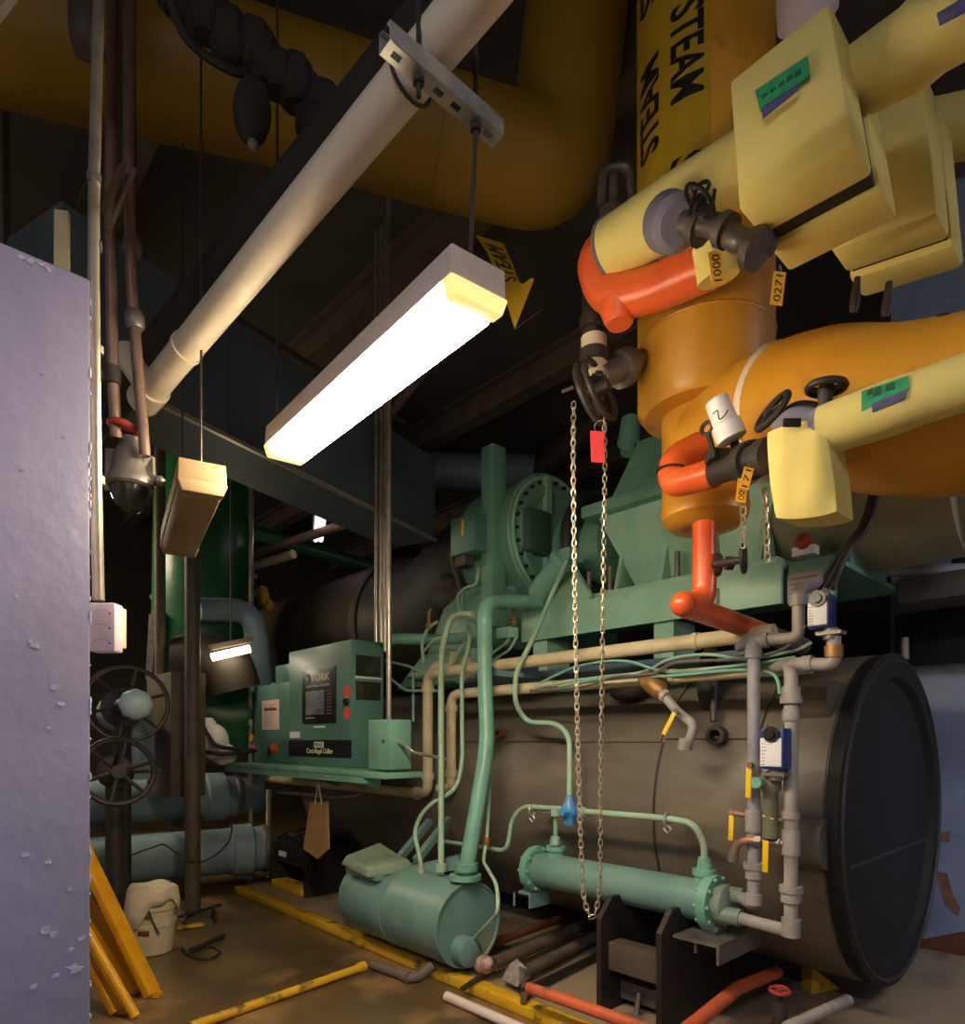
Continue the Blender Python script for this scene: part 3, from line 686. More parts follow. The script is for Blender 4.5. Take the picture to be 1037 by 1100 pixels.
# motor
t = thing('drive_motor', 'green electric motor housing on the deck behind the hanging chain', 'motor')
mb = MB()
def frus(mb, x0, x1, y0, y1, z0, X0, X1, Y0, Y1, z1, bev=.01): mb.hexa([(x0,y0,z0),(x1,y0,z0),(x1,y1,z0),(x0,y1,z0),(X0,Y0,z1),(X1,Y0,z1),(X1,Y1,z1),(X0,Y1,z1)], bev)
frus(mb, -2.6, -1.75, 3.85, 4.6, 2.56, -2.85, -1.55, 3.75, 4.7, 3.08); part('lower_body', mb, mint, t)
mb = MB(); mb.box((-2.95, 3.68, 3.08), (-1.5, 4.75, 3.17), .015); part('flange_slab', mb, green, t)
mb = MB(); frus(mb, -2.85, -1.6, 3.85, 4.6, 3.17, -2.65, -1.8, 3.95, 4.5, 3.62); part('upper_body', mb, green, t)
mb = MB()
for x in (-2.7, -2.35, -2.0, -1.7): mb.prism([(x, 3.72, 2.5), (x, 3.95, 2.5), (x, 3.85, 2.95)], (.03, 0, 0))
mb.box((-2.95, 3.68, 2.478), (-1.55, 4.75, 2.53), .008); part('mounting_foot', mb, mint, t)
for x in (-2.9, -2.72, -2.2, -2.05): part('jack_bolt', MB().lathe((x, 3.72, 2.5), ZU, [(0, .034), (.04, .034), (.04, .018), (.2, .018)], 8), steel, t)
part('eye_cylinder', MB().lathe(P(678, 452, Y=4.0), V((.1, -.3, -1)), [(0, .07), (.2, .08), (.2, .05), (.28, .05)], 18), green, t)
mb = MB(); mb.lathe((-1.75, 4.3, 3.0), XU, [(0, .3), (.02, .5), (.95, .5), (.97, .46), (1.12, .46), (1.14, .3)], 44); part('motor_barrel', mb, mat('olive_grey_enamel', (156, 152, 126), .45, c2=(138, 136, 112), scale=3, bump=.06), t)
mb = MB(); mb.box((-1.5, 3.95, 2.478), (-1.27, 4.6, 2.56)); part('barrel_foot', mb, green, t)
q = P(866, 588, Y=3.8)
mb = MB(); mb.box((q.x-.06, 3.76, q.z-.05), (q.x+.06, 3.83, q.z)); o = part('terminal_box', mb, paper, t)
mb = MB(); mb.lathe(q+V((0, -.02, .02)), V((0, -1, .4)), [(0, .045), (.03, .045), (.05, .02)], 12); part('red_button', mb, red, t, 'dull red button')
# coupling
t = thing('shaft_coupling', 'round green shaft coupling in the dark gap between drum and motor', 'coupling')
mb = MB(); mb.lathe((-3.35, 4.15, 2.98), XU, [(0, .1), (.02, .34), (.08, .36), (.1, .2), (.22, .2), (.24, .28), (.4, .28), (.42, .1)], 32); mb.cyl((-3.5, 4.15, 2.98), (-2.96, 4.15, 2.98), .08); part('hub', mb, green, t)
part('coupling_guard', MB().torus((-3.12, 4.15, 2.98), XU, .42, .05, 36, 10), black2, t)
# compressor
t = thing('compressor', 'green centrifugal compressor drum with bolted ring on tall plate', 'machine')
CP = V((-3.62, 4.15, 3.18))
mb = MB(); mb.lathe(CP, XU, [(-.65, .4), (-.6, .54), (-.02, .54), (0, .545), (.02, .53), (.02, .44), (.05, .43), (.05, .36), (.02, .35), (.02, .2), (.1, .18), (.1, 0)], 64); part('drum', mb, green, t)
part('ring_bead', MB().torus(CP+XU*.02, XU, .5, .018, 64, 8), mint, t)
for k in range(28):
    a_ = 2*math.pi*k/28; part('ring_bolt', MB().lathe(CP+XU*.02+V((0, math.cos(a_), math.sin(a_)))*.465, XU, [(0, .014), (.03, .014)], 6), castiron, t)
mb = MB(); mb.box((-3.86, 3.55, 2.55), (-3.72, 3.7, 3.85), .01); part('column_plate', mb, green, t)
mb = MB(); mb.box((-4.35, 3.8, 2.7), (-3.74, 4.6, 3.5), .03); part('gear_case', mb, green, t)
mb = MB(); mb.box((-3.6, 4.0, 2.7), (-3.55, 4.06, 3.66)); part('face_rib', mb, mint, t)
mb = MB(); mb.box((-3.6, 3.74, 3.0), (-3.5, 4.0, 3.34), .01); part('shaded_recess', mb, mat('shadow_green_enamel', (70, 104, 84), .5), t)  # darker green box stands for a shaded recess in the drum face
mb = MB(); frus(mb, -4.5, -3.75, 3.5, 4.3, 2.25, -4.3, -3.75, 3.58, 4.3, 2.75); part('neck', mb, green, t)
mb = MB(); q0, q1 = P(484, 559, Y=3.42), P(510, 590, Y=3.42); mb.box((q0.x, 3.42, q1.z), (q1.x, 3.7, q0.z), .008); part('actuator_box', mb, dgreen, t)
q = P(497, 566, Y=3.415); part('yellow_mark', MB().box((q.x-.015, 3.415, q.z-.07), (q.x+.012, 3.42, q.z+.06)), yel, t, 'small yellow strip')
mb = MB(); mb.tube([P(484, 592, Y=3.5), P(496, 640, Y=3.5)], .02, 8); mb.box(P(498, 603, Y=3.5)-V((.05, .05, .05)), P(498, 603, Y=3.5)+V((.08, .05, .03))); part('linkage', mb, brownsteel, t)
mb = MB(); mb.lathe(P(470, 645, Y=3.6), V((1, .4, .1)), [(0, .1), (.1, .14), (.25, .14), (.3, .1)], 14); mb.ball(P(482, 628, Y=3.6), .1, u=10, v=8); part('oil_pump_cover', mb, brownins, t)
mb = MB(); frus(mb, -4.75, -3.95, 3.35, 3.9, 1.95, -4.5, -4.0, 3.45, 3.9, 2.24); part('sump', mb, green, t)
# suction elbow
t = thing('suction_elbow', 'huge dark brown insulated suction pipe behind the control cabinet', 'pipe')
mb = MB(); mb.lathe((-9.5, 4.35, 2.72), XU, [(0, .5), (.0, .78), (3.55, .78), (3.58, .8), (3.66, .8), (3.7, .78)], 56); part('pipe_run', mb, brownins, t)
mb = MB(); mb.tube([(-5.85, 4.35, 2.72), (-5.2, 4.35, 2.8), (-4.6, 4.3, 3.1), (-4.35, 4.25, 3.2)], .76, 48, smooth=True, radii=(.77, .5)); part('elbow', mb, black2, t)
# ---------------------------------------------------------------- oil filter and its line
t = thing('oil_filter', 'slanted green oil filter cylinder on the deck corner', 'filter')
f0, f1 = P(576, 640, Y=3.5), P(606, 599, Y=3.5); d = (f1-f0).normalized()
mb = MB(); mb.lathe(f0, d, [(-.05, .03), (-.03, .05), (0, .07), (.02, .08), ((f1-f0).length-.06, .08), ((f1-f0).length-.05, .092), ((f1-f0).length, .092), ((f1-f0).length+.02, .06)], 26); part('canister', mb, tealpipe, t)
part('drain_plug', MB().lathe(f0-d*.05, -d, [(0, .03), (.03, .03), (.03, .05), (.05, .05)], 8), mint, t)
mb = MB(); mb.tube([P(567, 656, Y=3.52), P(570, 642, Y=3.52), P(590, 604, Y=3.55)], .012, 8); mb.box(P(604, 600, Y=3.5)-V((.04, .04, .03)), P(612, 594, Y=3.5)+V((.03, .1, .03))); part('bracket', mb, green, t)
solo('oil_line', MB().tube([P(609, 602, Y=3.44), P(588, 650, Y=3.36), P(572, 688, Y=3.1), P(554, 722, Y=2.99), P(553, 755, Y=2.99), P(566, 776, Y=3.1), P(598, 777, Y=3.08), P(612, 790, Y=3.06), P(612, 862, Y=3.0)], .017, 12, f=.09), palewire, 'thin pale green oil line from the slanted filter to the blue valve', 'pipe')
# ---------------------------------------------------------------- teal pipe family
def pipe(name, pts, r, m, label, f=.1, cat='pipe', seg=16, group=None, collars=(), cm=None, smooth=False):
    t = thing(name, label, cat, group)
    part('pipe_run', MB().tube(pts, r, seg, f=f, smooth=smooth), m, t)
    for (p, d, l, rr) in collars:
        part('collar', MB().lathe(V(p)-V(d).normalized()*l/2, d, [(0, r*.9), (0, rr), (l, rr), (l, r*.9)], seg+4), cm or m, t)
    return t
top = P(500, 946, Y=2.69)
pipe('oil_return_pipe', [P(580, 646, Y=3.52), P(540, 646, Y=3.2), P(521, 648, Y=3.0), P(521, 735, Y=2.95), P(524, 800, Y=2.9), P(500, 940, Y=2.69)], .05, tealpipe, 'thick teal pipe curving down from the compressor to the teal tank', .16, seg=24,
     collars=[(P(521, 668, Y=2.99), ZU, .03, .056), (P(521, 700, Y=2.97), ZU, .05, .055), (P(501, 931, Y=2.70), ZU, .05, .075), (P(500, 942, Y=2.69), ZU, .03, .1)])
mb = MB(); c = P(520, 722, Y=3.06); mb.hexa([c+V((-.08, -.06, -.01)), c+V((.28, .1, -.05)), c+V((.28, .25, -.05)), c+V((-.08, .2, -.01)), c+V((-.08, -.06, .0)), c+V((.28, .1, .08)), c+V((.28, .25, .08)), c+V((-.08, .2, .0))])
solo('blue_bracket', mb, mat('slate_blue_enamel', (84, 116, 130), .5), 'slate blue bracket at the bend of the thick teal pipe', 'bracket')
pipe('oil_riser', [P(474, 940, Y=2.68), P(474, 700, Y=2.95), P(484, 664, Y=3.0), P(495, 659, Y=3.0), P(508, 660, Y=3.0)], .021, palewire, 'straight pale teal riser standing on the middle of the tank', .16, collars=[(P(474, 932, Y=2.68), ZU, .05, .036)])
pipe('oil_hose', [P(454, 944, Y=2.66), P(452, 925, Y=2.66), P(444, 890, Y=2.7), P(460, 864, Y=2.75), P(490, 850, Y=2.85), P(497, 820, Y=2.95), P(496, 720, Y=3.0), P(505, 690, Y=3.1), P(503, 672, Y=3.3)], .015, palewire, 'thin pale teal hose looping down to the left of the tank', .1, collars=[(P(453, 937, Y=2.66), ZU, .06, .026)])
pipe('drain_loop', [P(527, 800, Y=3.1), P(526, 855, Y=2.97), P(523, 903, Y=2.85), P(519, 925, Y=2.8), P(534, 950, Y=2.55), P(536, 980, Y=2.42), P(508, 1010, X=-3.0)], .011, palewire, 'thin pale drain line looping round the tank end', .1, collars=[(P(523, 905, Y=2.85), ZU, .07, .022)], cm=brass)
pipe('cooler_feed', [P(470, 903, Y=3.0), P(520, 910, Y=2.98), P(545, 915, Y=2.98), P(550, 880, Y=2.98), P(562, 866, Y=2.98), P(606, 869, Y=2.98)], .015, palewire, 'thin pale teal line bending up towards the blue valve', .08)
pipe('cooler_supply', [P(618, 871, Y=2.98), P(715, 879, Y=2.98), P(745, 884, Y=3.0), P(757, 905, Y=3.04), P(757, 938, Y=3.05)], .018, palewire, 'thin pale teal line arching from the blue valve to the oil cooler', .12, collars=[(P(757, 930, Y=3.05), ZU, .06, .03), (P(627, 872, Y=2.98), XU, .03, .028)])
pipe('cooler_branch', [P(597, 868, Y=2.98), P(597, 915, Y=3.03)], .014, palewire, 'short vertical pale line between the blue valve and oil cooler', 0, collars=[(P(597, 872, Y=2.98), ZU, .05, .028), (P(597, 903, Y=3.02), ZU, .05, .026)])
for px, py in ((572, 874), (717, 884)):
    t = thing('pipe_clip', '%s steel clip holding the thin line above the oil cooler' % ('small' if px < 600 else 'wider looking'), 'clip', None)
    q = P(px, py, Y=2.98); mb = MB(); mb.torus(q+ZU*.02, XU, .03, .007, 14, 6); mb.torus(q-ZU*.03, YU, .022, .005, 4, 6); mb.bar(q+V((0, .02, .0)), q+V((0, .28, -.01)), .03, .008)
    part('clip', mb, galv, t)
    t['label'] = ('steel clip left of the blue valve on the thin teal line' if px < 600 else 'steel clip right of the hanging chain on the thin teal line')
t = thing('regulating_valve', 'bright sky blue valve on the thin line above the oil cooler', 'valve')
q = P(612, 872, Y=2.96); mb = MB(); mb.lathe(q-ZU*.075, ZU, [(0, .025), (.0, .036), (.05, .04), (.06, .048), (.09, .05), (.12, .04), (.14, .025), (.17, .02)], 14); mb.cyl(q-XU*.055, q+XU*.055, .026, seg=10); part('valve_body', mb, bluevalve, t)
mb = MB(); mb.lathe(q-YU*.04, YU, [(-.03, .02), (0, .035), (.05, .035)], 6); part('bonnet', mb, bluevalve, t)
# oil cooler
t = thing('oil_cooler', 'horizontal teal oil cooler tube with bolted flanges before the barrel', 'cooler')
c0, c1 = V((P(574, 936, Y=3.05).x, 3.05, .69)), V((P(772, 972, Y=3.05).x, 3.05, .69)); LC = c1.x-c0.x
mb = MB(); mb.lathe(c0, XU, [(.04, .105), (LC-.03, .105)], 36); part('tube_body', mb, mint if False else teal, t)
for x in (0, LC-.05):
    mb = MB(); mb.lathe(c0+XU*x, XU, [(0, .08), (0, .14), (.05, .14), (.05, .1)], 32); mb.bolts(c0+XU*(x-.015), XU, .125, 10, .011, .08); part('flange', mb, tealpipe, t)
mb = MB(); mb.lathe(c0, -XU, [(0, .1), (.03, .09), (.05, .06)], 28); part('end_dome', mb, tealpipe, t)
mb = MB(); mb.lathe(c1, XU, [(0, .1), (.05, .1), (.07, .07)], 24); mb.cyl(c1+V((.02, -.05, -.035)), c1+V((.14, -.05, -.035)), .042, seg=14); mb.cyl(c1+V((.02, .02, .05)), c1+V((.12, .02, .05)), .042, seg=14); part('water_head', mb, mat('grey_green_casting', (124, 138, 128), .5, c2=(104, 116, 108), scale=12, bump=.1), t)
for px in (597, 757):
    q = P(px, 930, Y=3.05); q.z = .69; mb = MB(); mb.lathe(q, ZU, [(.09, .055), (.13, .05), (.13, .06), (.16, .06), (.16, .04), (.22, .03)], 20); part('port', mb, tealpipe, t)
for x, l in ((c0.x-.01, .05), (c1.x-.02, .12)):
    y0_ = 2.86 if l > .06 else 2.97
    mb = MB(); mb.box((x-l, y0_, .53), (x+l, 3.28, .545)); mb.box((x+l-.012, y0_, .45), (x+l, y0_+(.44 if l > .06 else .18), .53)); mb.box((x-.03, 3.0, .545), (x+.03, 3.1, .6)); mb.cyl((x-.02, 2.9, .47), (x-.02, 2.9, .55), .008, seg=6)
    part('angle_bracket', mb, steel if l > .06 else teal, t)
# oil tank
t = thing('oil_tank', 'teal horizontal oil tank lying by the yellow kerb', 'tank')
TY, TZ, TR = 2.69, .35, .266
x0, x1 = -4.21, -3.03
mb = MB(); mb.lathe((x0, TY, TZ), XU, [(0, TR*.7), (.03, TR*.95), (.08, TR), (.55, TR), (.55, TR+.006), (.58, TR+.006), (.58, TR), (x1-x0, TR), (x1-x0, TR-.012), (x1-x0-.015, TR-.014), (x1-x0-.015, 0)], 56); part('tank_body', mb, teal, t)
q = P(505, 1018, X=x1); mb = MB(); mb.lathe(V((x1-.02, q.y-.06, q.z)), XU, [(0, .09), (.1, .09), (.11, .07)], 28); part('end_nozzle', mb, teal, t)
mb = MB(); mb.box((x0+.1, TY-.24, TZ+.19), (x0+.5, TY+.1, TZ+.28), .02); part('heater_box', mb, teal, t)
mb = MB(); q = V((x0+.28, TY-.08, TZ+.26)); mb.hexa([q+V((-.22, -.18, -.01)), q+V((.2, -.2, -.02)), q+V((.24, .14, .0)), q+V((-.2, .18, .03)), q+V((-.2, -.14, .06)), q+V((.1, -.19, .02)), q+V((.2, .1, .06)), q+V((-.18, .14, .13))], .02); mb.hexa([q+V((-.1, -.2, -.015)), q+V((.2, -.21, -.04)), q+V((.3, .1, -.02)), q+V((.0, .1, .0)), q+V((-.05, -.18, .05)), q+V((.19, -.2, .03)), q+V((.28, .08, .07)), q+V((.02, .08, .08))], .02); part('crumpled_cover', mb, mat('sage_dusty_enamel', (132, 150, 126), .6, c2=(112, 128, 106), scale=6, bump=.2), t)
mb = MB(); mb.bar(P(416, 938, Y=2.62), P(462, 882, Y=3.1), .045, .05); mb.bar(P(447, 925, Y=2.72), P(482, 880, Y=3.12), .045, .05); mb.bar(P(432, 940, Y=2.65), P(495, 925, Y=2.9), .07, .09)
part('brace_arms', mb, teal, t)
mb = MB()
for x in (x0+.25, x1-.25): mb.box((x-.03, TY-.05, .06), (x+.03, TY+.2, TZ-.2))
part('leg_brackets', mb, blacksteel, t)
# ================================================================== CREAM PIPES
W1 = [P(832, 683, Y=3.14), P(465, 718, Y=3.14)]
z1 = 2.012
w1 = [V((P(835, 684, Y=3.14).x, 3.11, z1)), V((P(463, 720, Y=3.14).x, 3.11, z1))]
q = w1[1]; zb = P(463, 853, Y=3.14).z
left = P(275, 838, Y=3.14)
pipe('long_cream_pipe', [w1[0], w1[1], V((q.x, q.y, zb)), V((left.x, 3.11, zb)), V((left.x-.15, 3.11, zb-.05))], .04, tan, 'upper long cream pipe along the barrel, dropping beside the thin teal hose', .09, seg=20,
     collars=[(V((q.x, q.y, z1-.12)), ZU, .05, .05), (V((q.x, q.y, zb+.14)), ZU, .05, .05), (V((w1[0].x-.4, 3.11, z1)), XU, .03, .046), (V((q.x-.14, q.y, zb)), XU, .05, .05)])
z2 = 1.836
w2 = [V((P(893, 716, Y=3.09).x-.08, 3.09, z2)), V((P(485, 745, Y=3.09).x, 3.09, z2))]
q = w2[1]; zb2 = P(486, 848, Y=3.09).z
pipe('long_cream_pipe', [w2[0], w2[1], V((q.x, q.y, zb2)), V((q.x-.14, q.y, zb2))], .036, tan, 'lower long cream pipe along the barrel carrying the brass strainer', .09, seg=20,
     collars=[(V((q.x, q.y, z2-.1)), ZU, .05, .046), (V((q.x, q.y, zb2+.12)), ZU, .05, .046), (V((-2.3, 3.09, z2)), XU, .03, .042), (V((-1.85, 3.09, z2)), XU, .03, .042)])
# dark blue strip between them and thin wires
mb = MB(); mb.box((-3.95, 3.42, 1.87), (-1.6, 3.45, 1.99)); solo('steel_strip', mb, mat('slate_strip', (70, 92, 112), .4), 'slate blue steel strip on the barrel between the cream pipes', 'strip')
for i, (pts, m, lab) in enumerate([
    ([(575, 738), (640, 728), (690, 722), (720, 708), (760, 703), (800, 708), (850, 700), (872, 690)], palewire, 'topmost pale green wire along the cream pipes'),
    ([(580, 734), (620, 716), (670, 710), (720, 722), (800, 714), (855, 706)], tealpipe, 'middle teal wire along the cream pipes'),
    ([(600, 738), (650, 729), (720, 726), (790, 720), (830, 724), (838, 745)], tealpipe, 'lowest teal wire drooping at the right riser'),
    ([(570, 742), (625, 738), (660, 727), (700, 724), (726, 712), (790, 708), (840, 698), (866, 672)], steel, 'grey wire lying on the lower cream pipe')]):
    solo('control_wire', MB().tube([P(x_, y_, Y=3.02-.015*i) for x_, y_ in pts], .008, 8, smooth=True), m, lab, 'wire')
# brass strainer with ball valve
t = thing('brass_strainer', 'brass Y strainer with yellow lever drain under the lower cream pipe', 'valve')
q = P(706, 738, Y=3.02)
mb = MB(); d = (P(722, 752, Y=2.99)-P(692, 726, Y=3.05)).normalized(); s_ = P(692, 727, Y=3.04)
mb.lathe(s_, d, [(0, .04), (.02, .052), (.15, .05), (.17, .04), (.19, .024)], 18); mb.tube([P(715, 722, Y=3.09), P(709, 734, Y=3.05)], .042, 14); part('strainer_body', mb, brass, t)
mb = MB(); mb.tube([P(715, 749, Y=3.0), P(730, 767, Y=3.0), P(745, 777, Y=3.0), P(743, 790, Y=3.0), P(737, 803, Y=3.0)], .024, 14, f=.06); mb.lathe(P(737, 793, Y=3.0), V((-.1, 0, -1)), [(0, .026), (.01, .036), (.06, .036), (.06, .02)], 12); mb.lathe(P(713, 746, Y=3.0), d, [(0, .02), (.0, .034), (.03, .034), (.03, .02)], 8); part('drain_pipe', mb, greytrim, t)
mb = MB(); mb.bar(P(725, 765, Y=2.94), P(713, 789, Y=2.92), .024, .006, .002, YU); o = part('lever', mb, yel, t, 'yellow lever')
mb = MB(); mb.cyl(P(726, 763, Y=2.99), P(726, 763, Y=2.92), .012, seg=8); part('lever_nut', mb, steel, t)
# ================================================================== GREY RISERS WITH ACTUATORS
def V3(px, py, Y): return P(px, py, Y=Y)
RYY = 2.95
a1 = V3(810, 690, RYY); zt = V3(810, 686, RYY).z; zb = V3(811, 966, RYY).z
t = thing('grey_riser', 'left grey riser pipe with a yellow lever before the barrel', 'pipe', 'grey riser pipes')
x = V3(810, 800, RYY).x
zc = c1.z+.05
mb = MB(); mb.tube([V((x-.16, RYY+.2, zt)), V((x, RYY, zt)), V((x, RYY, zc)), V((c1.x+.1, 3.07, zc))], .028, 18, f=.05); part('pipe_run', mb, greylav, t)
mb = MB(); mb.tube([V((x+.0, RYY+.01, zt-.01)), V3(858, 685, RYY+.03), V3(858, 632, RYY+.03), V3(884, 625, RYY+.2)], .026, 16, f=.04); part('upper_branch', mb, greytrim, t)
def coll(t, p, d, l, r, m=greytrim): part('coupling', MB().lathe(V(p)-V(d).normalized()*l/2, d, [(0, r*.7), (0, r), (l, r), (l, r*.7)], 14), m, t)
coll(t, V((x, RYY, zt-.06)), ZU, .06, .038, greylav); coll(t, V3(822, 688, RYY+.01), V((1, .1, 0)), .03, .036); coll(t, V3(858, 645, RYY+.03), ZU, .05, .036)
for py, l, r in ((826, .08, .034), (882, .1, .038), (902, .04, .034), (930, .03, .046), (938, .05, .038)): coll(t, V((x, RYY, V3(811, py, RYY).z)), ZU, l, r)
coll(t, V((x, RYY, zc+.03)), ZU, .05, .038)
mb = MB(); q = V3(803, 825, RYY-.05); mb.bar(V3(805, 820, RYY-.06), V3(804, 857, RYY-.06), .026, .007, .003, YU); part('lever', mb, yel, t, 'yellow lever')
mb = MB(); mb.cyl(V((x, RYY, V3(810, 822, RYY).z)), V3(805, 822, RYY-.075), .013, seg=8); part('lever_nut', mb, steel, t)
mb = MB(); mb.tube([V((x, RYY, V3(811, 877, RYY).z)), V3(786, 873, RYY-.03)], .013, 10); mb.ball(V3(786, 874, RYY-.03), .02, u=8, v=6); o = part('test_cock', mb, copper, t)
part('lever', MB().bar(V3(786, 876, RYY-.055), V3(785, 903, RYY-.055), .024, .006, .003, YU), yel, t, 'yellow lever')
t = thing('grey_riser', 'right grey riser pipe with tees before the barrel', 'pipe', 'grey riser pipes')
xr = V3(850, 800, RYY).x; zt2 = V3(850, 713, RYY).z; zb2 = V3(851, 985, RYY).z
zc2 = c1.z-.035
mb = MB(); mb.tube([V((xr-.17, RYY+.15, zt2)), V((xr, RYY, zt2)), V((xr, RYY, zc2)), V((c1.x+.12, 3.0, zc2))], .029, 18, f=.05); part('pipe_run', mb, greytrim, t)
mb = MB(); mb.tube([V((xr, RYY, zt2)), V3(896, 714, RYY+.0), V3(896, 684, RYY)], .028, 16, f=.04); part('upper_branch', mb, greytrim, t)
for py, l, r in ((745, .06, .04), (752, .03, .046), (768, .05, .036), (876, .03, .038), (905, .11, .038), (955, .03, .05), (963, .05, .042)): coll(t, V((xr, RYY, V3(851, py, RYY).z)), ZU, l, r)
coll(t, V3(868, 713, RYY), XU, .04, .036); coll(t, V((xr, RYY, zc2+.02)), ZU, .08, .04); coll(t, V3(896, 700, RYY), ZU, .05, .036, brass)
mb = MB(); mb.tube([V((xr, RYY, V3(851, 880, RYY).z)), V3(828, 882, RYY-.02), V3(820, 877, RYY-.02)], .013, 10); mb.ball(V3(843, 873, RYY), .018, u=8, v=6); part('test_cock', mb, copper, t)
part('lever', MB().bar(V3(832, 880, RYY-.05), V3(820, 876, RYY-.05), .022, .006, .003), yel, t, 'yellow lever')
t = thing('hose_tap', 'copper hose tap with yellow lever linking the two grey risers', 'tap')
mb = MB(); mb.tube([V3(848, 907, RYY-.01), V3(806, 902, RYY-.045), V3(793, 905, RYY-.05), V3(788, 918, RYY-.05)], .018, 12, f=.04); part('tap_body', mb, copper, t)
for p_, d_ in ((V3(832, 905, RYY-.02), XU), (V3(812, 903, RYY-.04), XU)): part('hex_nut', MB().lathe(p_, d_, [(0, .015), (0, .026), (.03, .026), (.03, .015)], 6), steel, t)
mb = MB(); mb.lathe(V3(789, 914, RYY-.05), V((-.15, 0, -1)), [(0, .018), (.0, .022), (.05, .024), (.05, .014)], 12); part('hose_end', mb, steel, t)
part('lever', MB().bar(V3(823, 903, RYY-.06), V3(822, 937, RYY-.06), .026, .007, .003, YU), yel, t, 'yellow lever')
def actuator(px0, py0, px1, py1, Y, label, under):
    t = thing('valve_actuator', label, 'actuator', 'blue valve actuators')
    a, b = P(px0, py1, Y=Y), P(px1, py0, Y=Y); b = V((b.x, Y, b.z)); a = V((a.x, Y, a.z)); w, h = b.x-a.x, b.z-a.z
    part('casing', MB().box((a.x, Y, a.z), (b.x, Y+.09, b.z), .008), blueact, t)
    part('front_label', MB().box((a.x+.004, Y-.004, a.z+.012), (b.x-.008, Y+.001, b.z-h*.24), .003), paper, t)
    mb = MB(); mb.lathe(V((a.x+w*.52, Y-.001, b.z-h*.15)), -YU, [(0, .034), (.012, .034), (.012, .02), (.022, .018)], 18); part('clutch_knob', mb, blackpanel, t)
    mb = MB()
    for u in (.2, .85): mb.cyl((a.x+w*u, Y+.02, b.z-.005), (a.x+w*u, Y+.02, b.z+.018), .012, seg=8)
    mb.box((a.x+w*.1, Y-.002, b.z-.012), (a.x+w*.95, Y, b.z-.002)); part('clamp_screws', mb, steel, t)
    mb = MB(); rnd = random.Random(int(px0))
    for k in range(7):
        zz = a.z+h*.1+k*h*.085; mb.box((a.x+w*.1, Y-.0052, zz), (a.x+w*(.22+.1*rnd.random()), Y-.004, zz+.004))
    mb.box((a.x+w*.25, Y-.0052, a.z+h*.66), (a.x+w*.75, Y-.004, a.z+h*.675)); mb.box((a.x+w*.3, Y-.0052, a.z+h*.6), (a.x+w*.6, Y-.004, a.z+h*.61)); part('small_print', mb, greylabel, t)
    mb = MB(); cx = a.x+w*under; mb.cyl((cx, Y+.045, a.z), (cx, Y+.045, a.z-.05), .03, seg=14); mb.box((cx-.05, Y+.01, a.z-.03), (cx+.05, Y+.08, a.z-.015)); part('valve_neck', mb, steel, t)
    return t
actuator(867, 636, 891, 676, 2.9, 'white fronted blue actuator on the upper pipe elbow', .9)
actuator(816, 782, 842, 826, 2.84, 'white fronted blue actuator on the right grey riser', .5)
t = thing('green_valve', 'small grey green valve under the lower blue actuator', 'valve')
q = P(828, 840, Y=2.92); mb = MB(); mb.lathe(q+ZU*.05, -ZU, [(0, .03), (.03, .045), (.08, .045), (.1, .03), (.3, .035)], 16); mb.ball(q-RT*.03, .03, u=10, v=8); part('valve_body', mb, mat('khaki_grey', (112, 112, 92), .5), t)
part('valve_cap', MB().cyl(q-YU*.03-RT*.035, q-YU*.07-RT*.035, .025, seg=12), green, t)
# dark cables rising right
for k, dx in enumerate((0, 8, 15)):
    solo('power_cable', MB().tube([P(880+dx, 633, Y=3.1), P(903+dx*.6, 592, Y=3.2), P(925+dx*.5, 565, Y=3.25), P(938+dx*.5, 520, Y=3.4), P(940+dx, 460, Y=3.6)], .011, 8, smooth=True), castiron, ('lefthand', 'middle', 'righthand')[k]+' of three dark cables climbing above the upper actuator', 'cable', 'dark cables above the actuator')
# ================================================================== STEAM RISER AND FITTINGS
SC = P(757, 480, D=3.0); SC.z = 0
NC = (V((0, 0, 0))-SC).normalized(); TR_ = RT - NC*RT.dot(NC); TR_.normalize()
t = thing('steam_riser', 'golden steam riser pipe with stepped neck and STEAM tape', 'pipe')
ztop, zmid, zlow = CEIL, P(757, 445, D=3.0).z, P(757, 558, D=3.0).z
mb = MB(); mb.lathe(V((SC.x, SC.y, 0)), ZU, [(zmid-.02, .19), (zmid-.01, .27), (zmid+.03, .3), (ztop, .3)], 64); part('upper_barrel', mb, gold, t)
mb = MB(); mb.lathe(V((SC.x, SC.y, 0)), ZU, [(zlow-.05, .1), (zlow-.04, .15), (zlow, .19), (zlow+.05, .196), (zlow+.06, .19), (zmid, .19)], 52); part('lower_neck', mb, gold, t)
part('ring_joint', MB().torus(V((SC.x, SC.y, P(757, 370, D=3).z)), ZU, .298, .008, 64, 6), gold, t)
def oncyl(ph, z, r): return V((SC.x, SC.y, z))+(NC*math.cos(ph)+TR_*math.sin(ph))*r
mb = MB(); rows = []
zt0, zt1 = P(757, 232, D=2.75).z, 4.95
zb_ = [zt0+.0+.12*(i/16) for i in range(17)]
for i in range(17):
    ph = math.radians(-96+100*i/16)
    rows.append([mb.bm.verts.new(oncyl(ph, z, r)) for r in (.299, .303) for z in (zt0-.1, zt1)])
for i in range(16):
    p, q = rows[i], rows[i+1]
    for k in ((0, 1), (1, 3), (3, 2), (2, 0)): mb.face([p[k[0]], p[k[1]], q[k[1]], q[k[0]]])
mb.face([rows[0][k] for k in (0, 1, 3, 2)]); mb.face([rows[-1][k] for k in (0, 1, 3, 2)])
tp_ = part('label_tape', mb, tape, t, 'yellow tape with STEAM lettering')
def zpix(py): return P(757, py, D=2.72).z
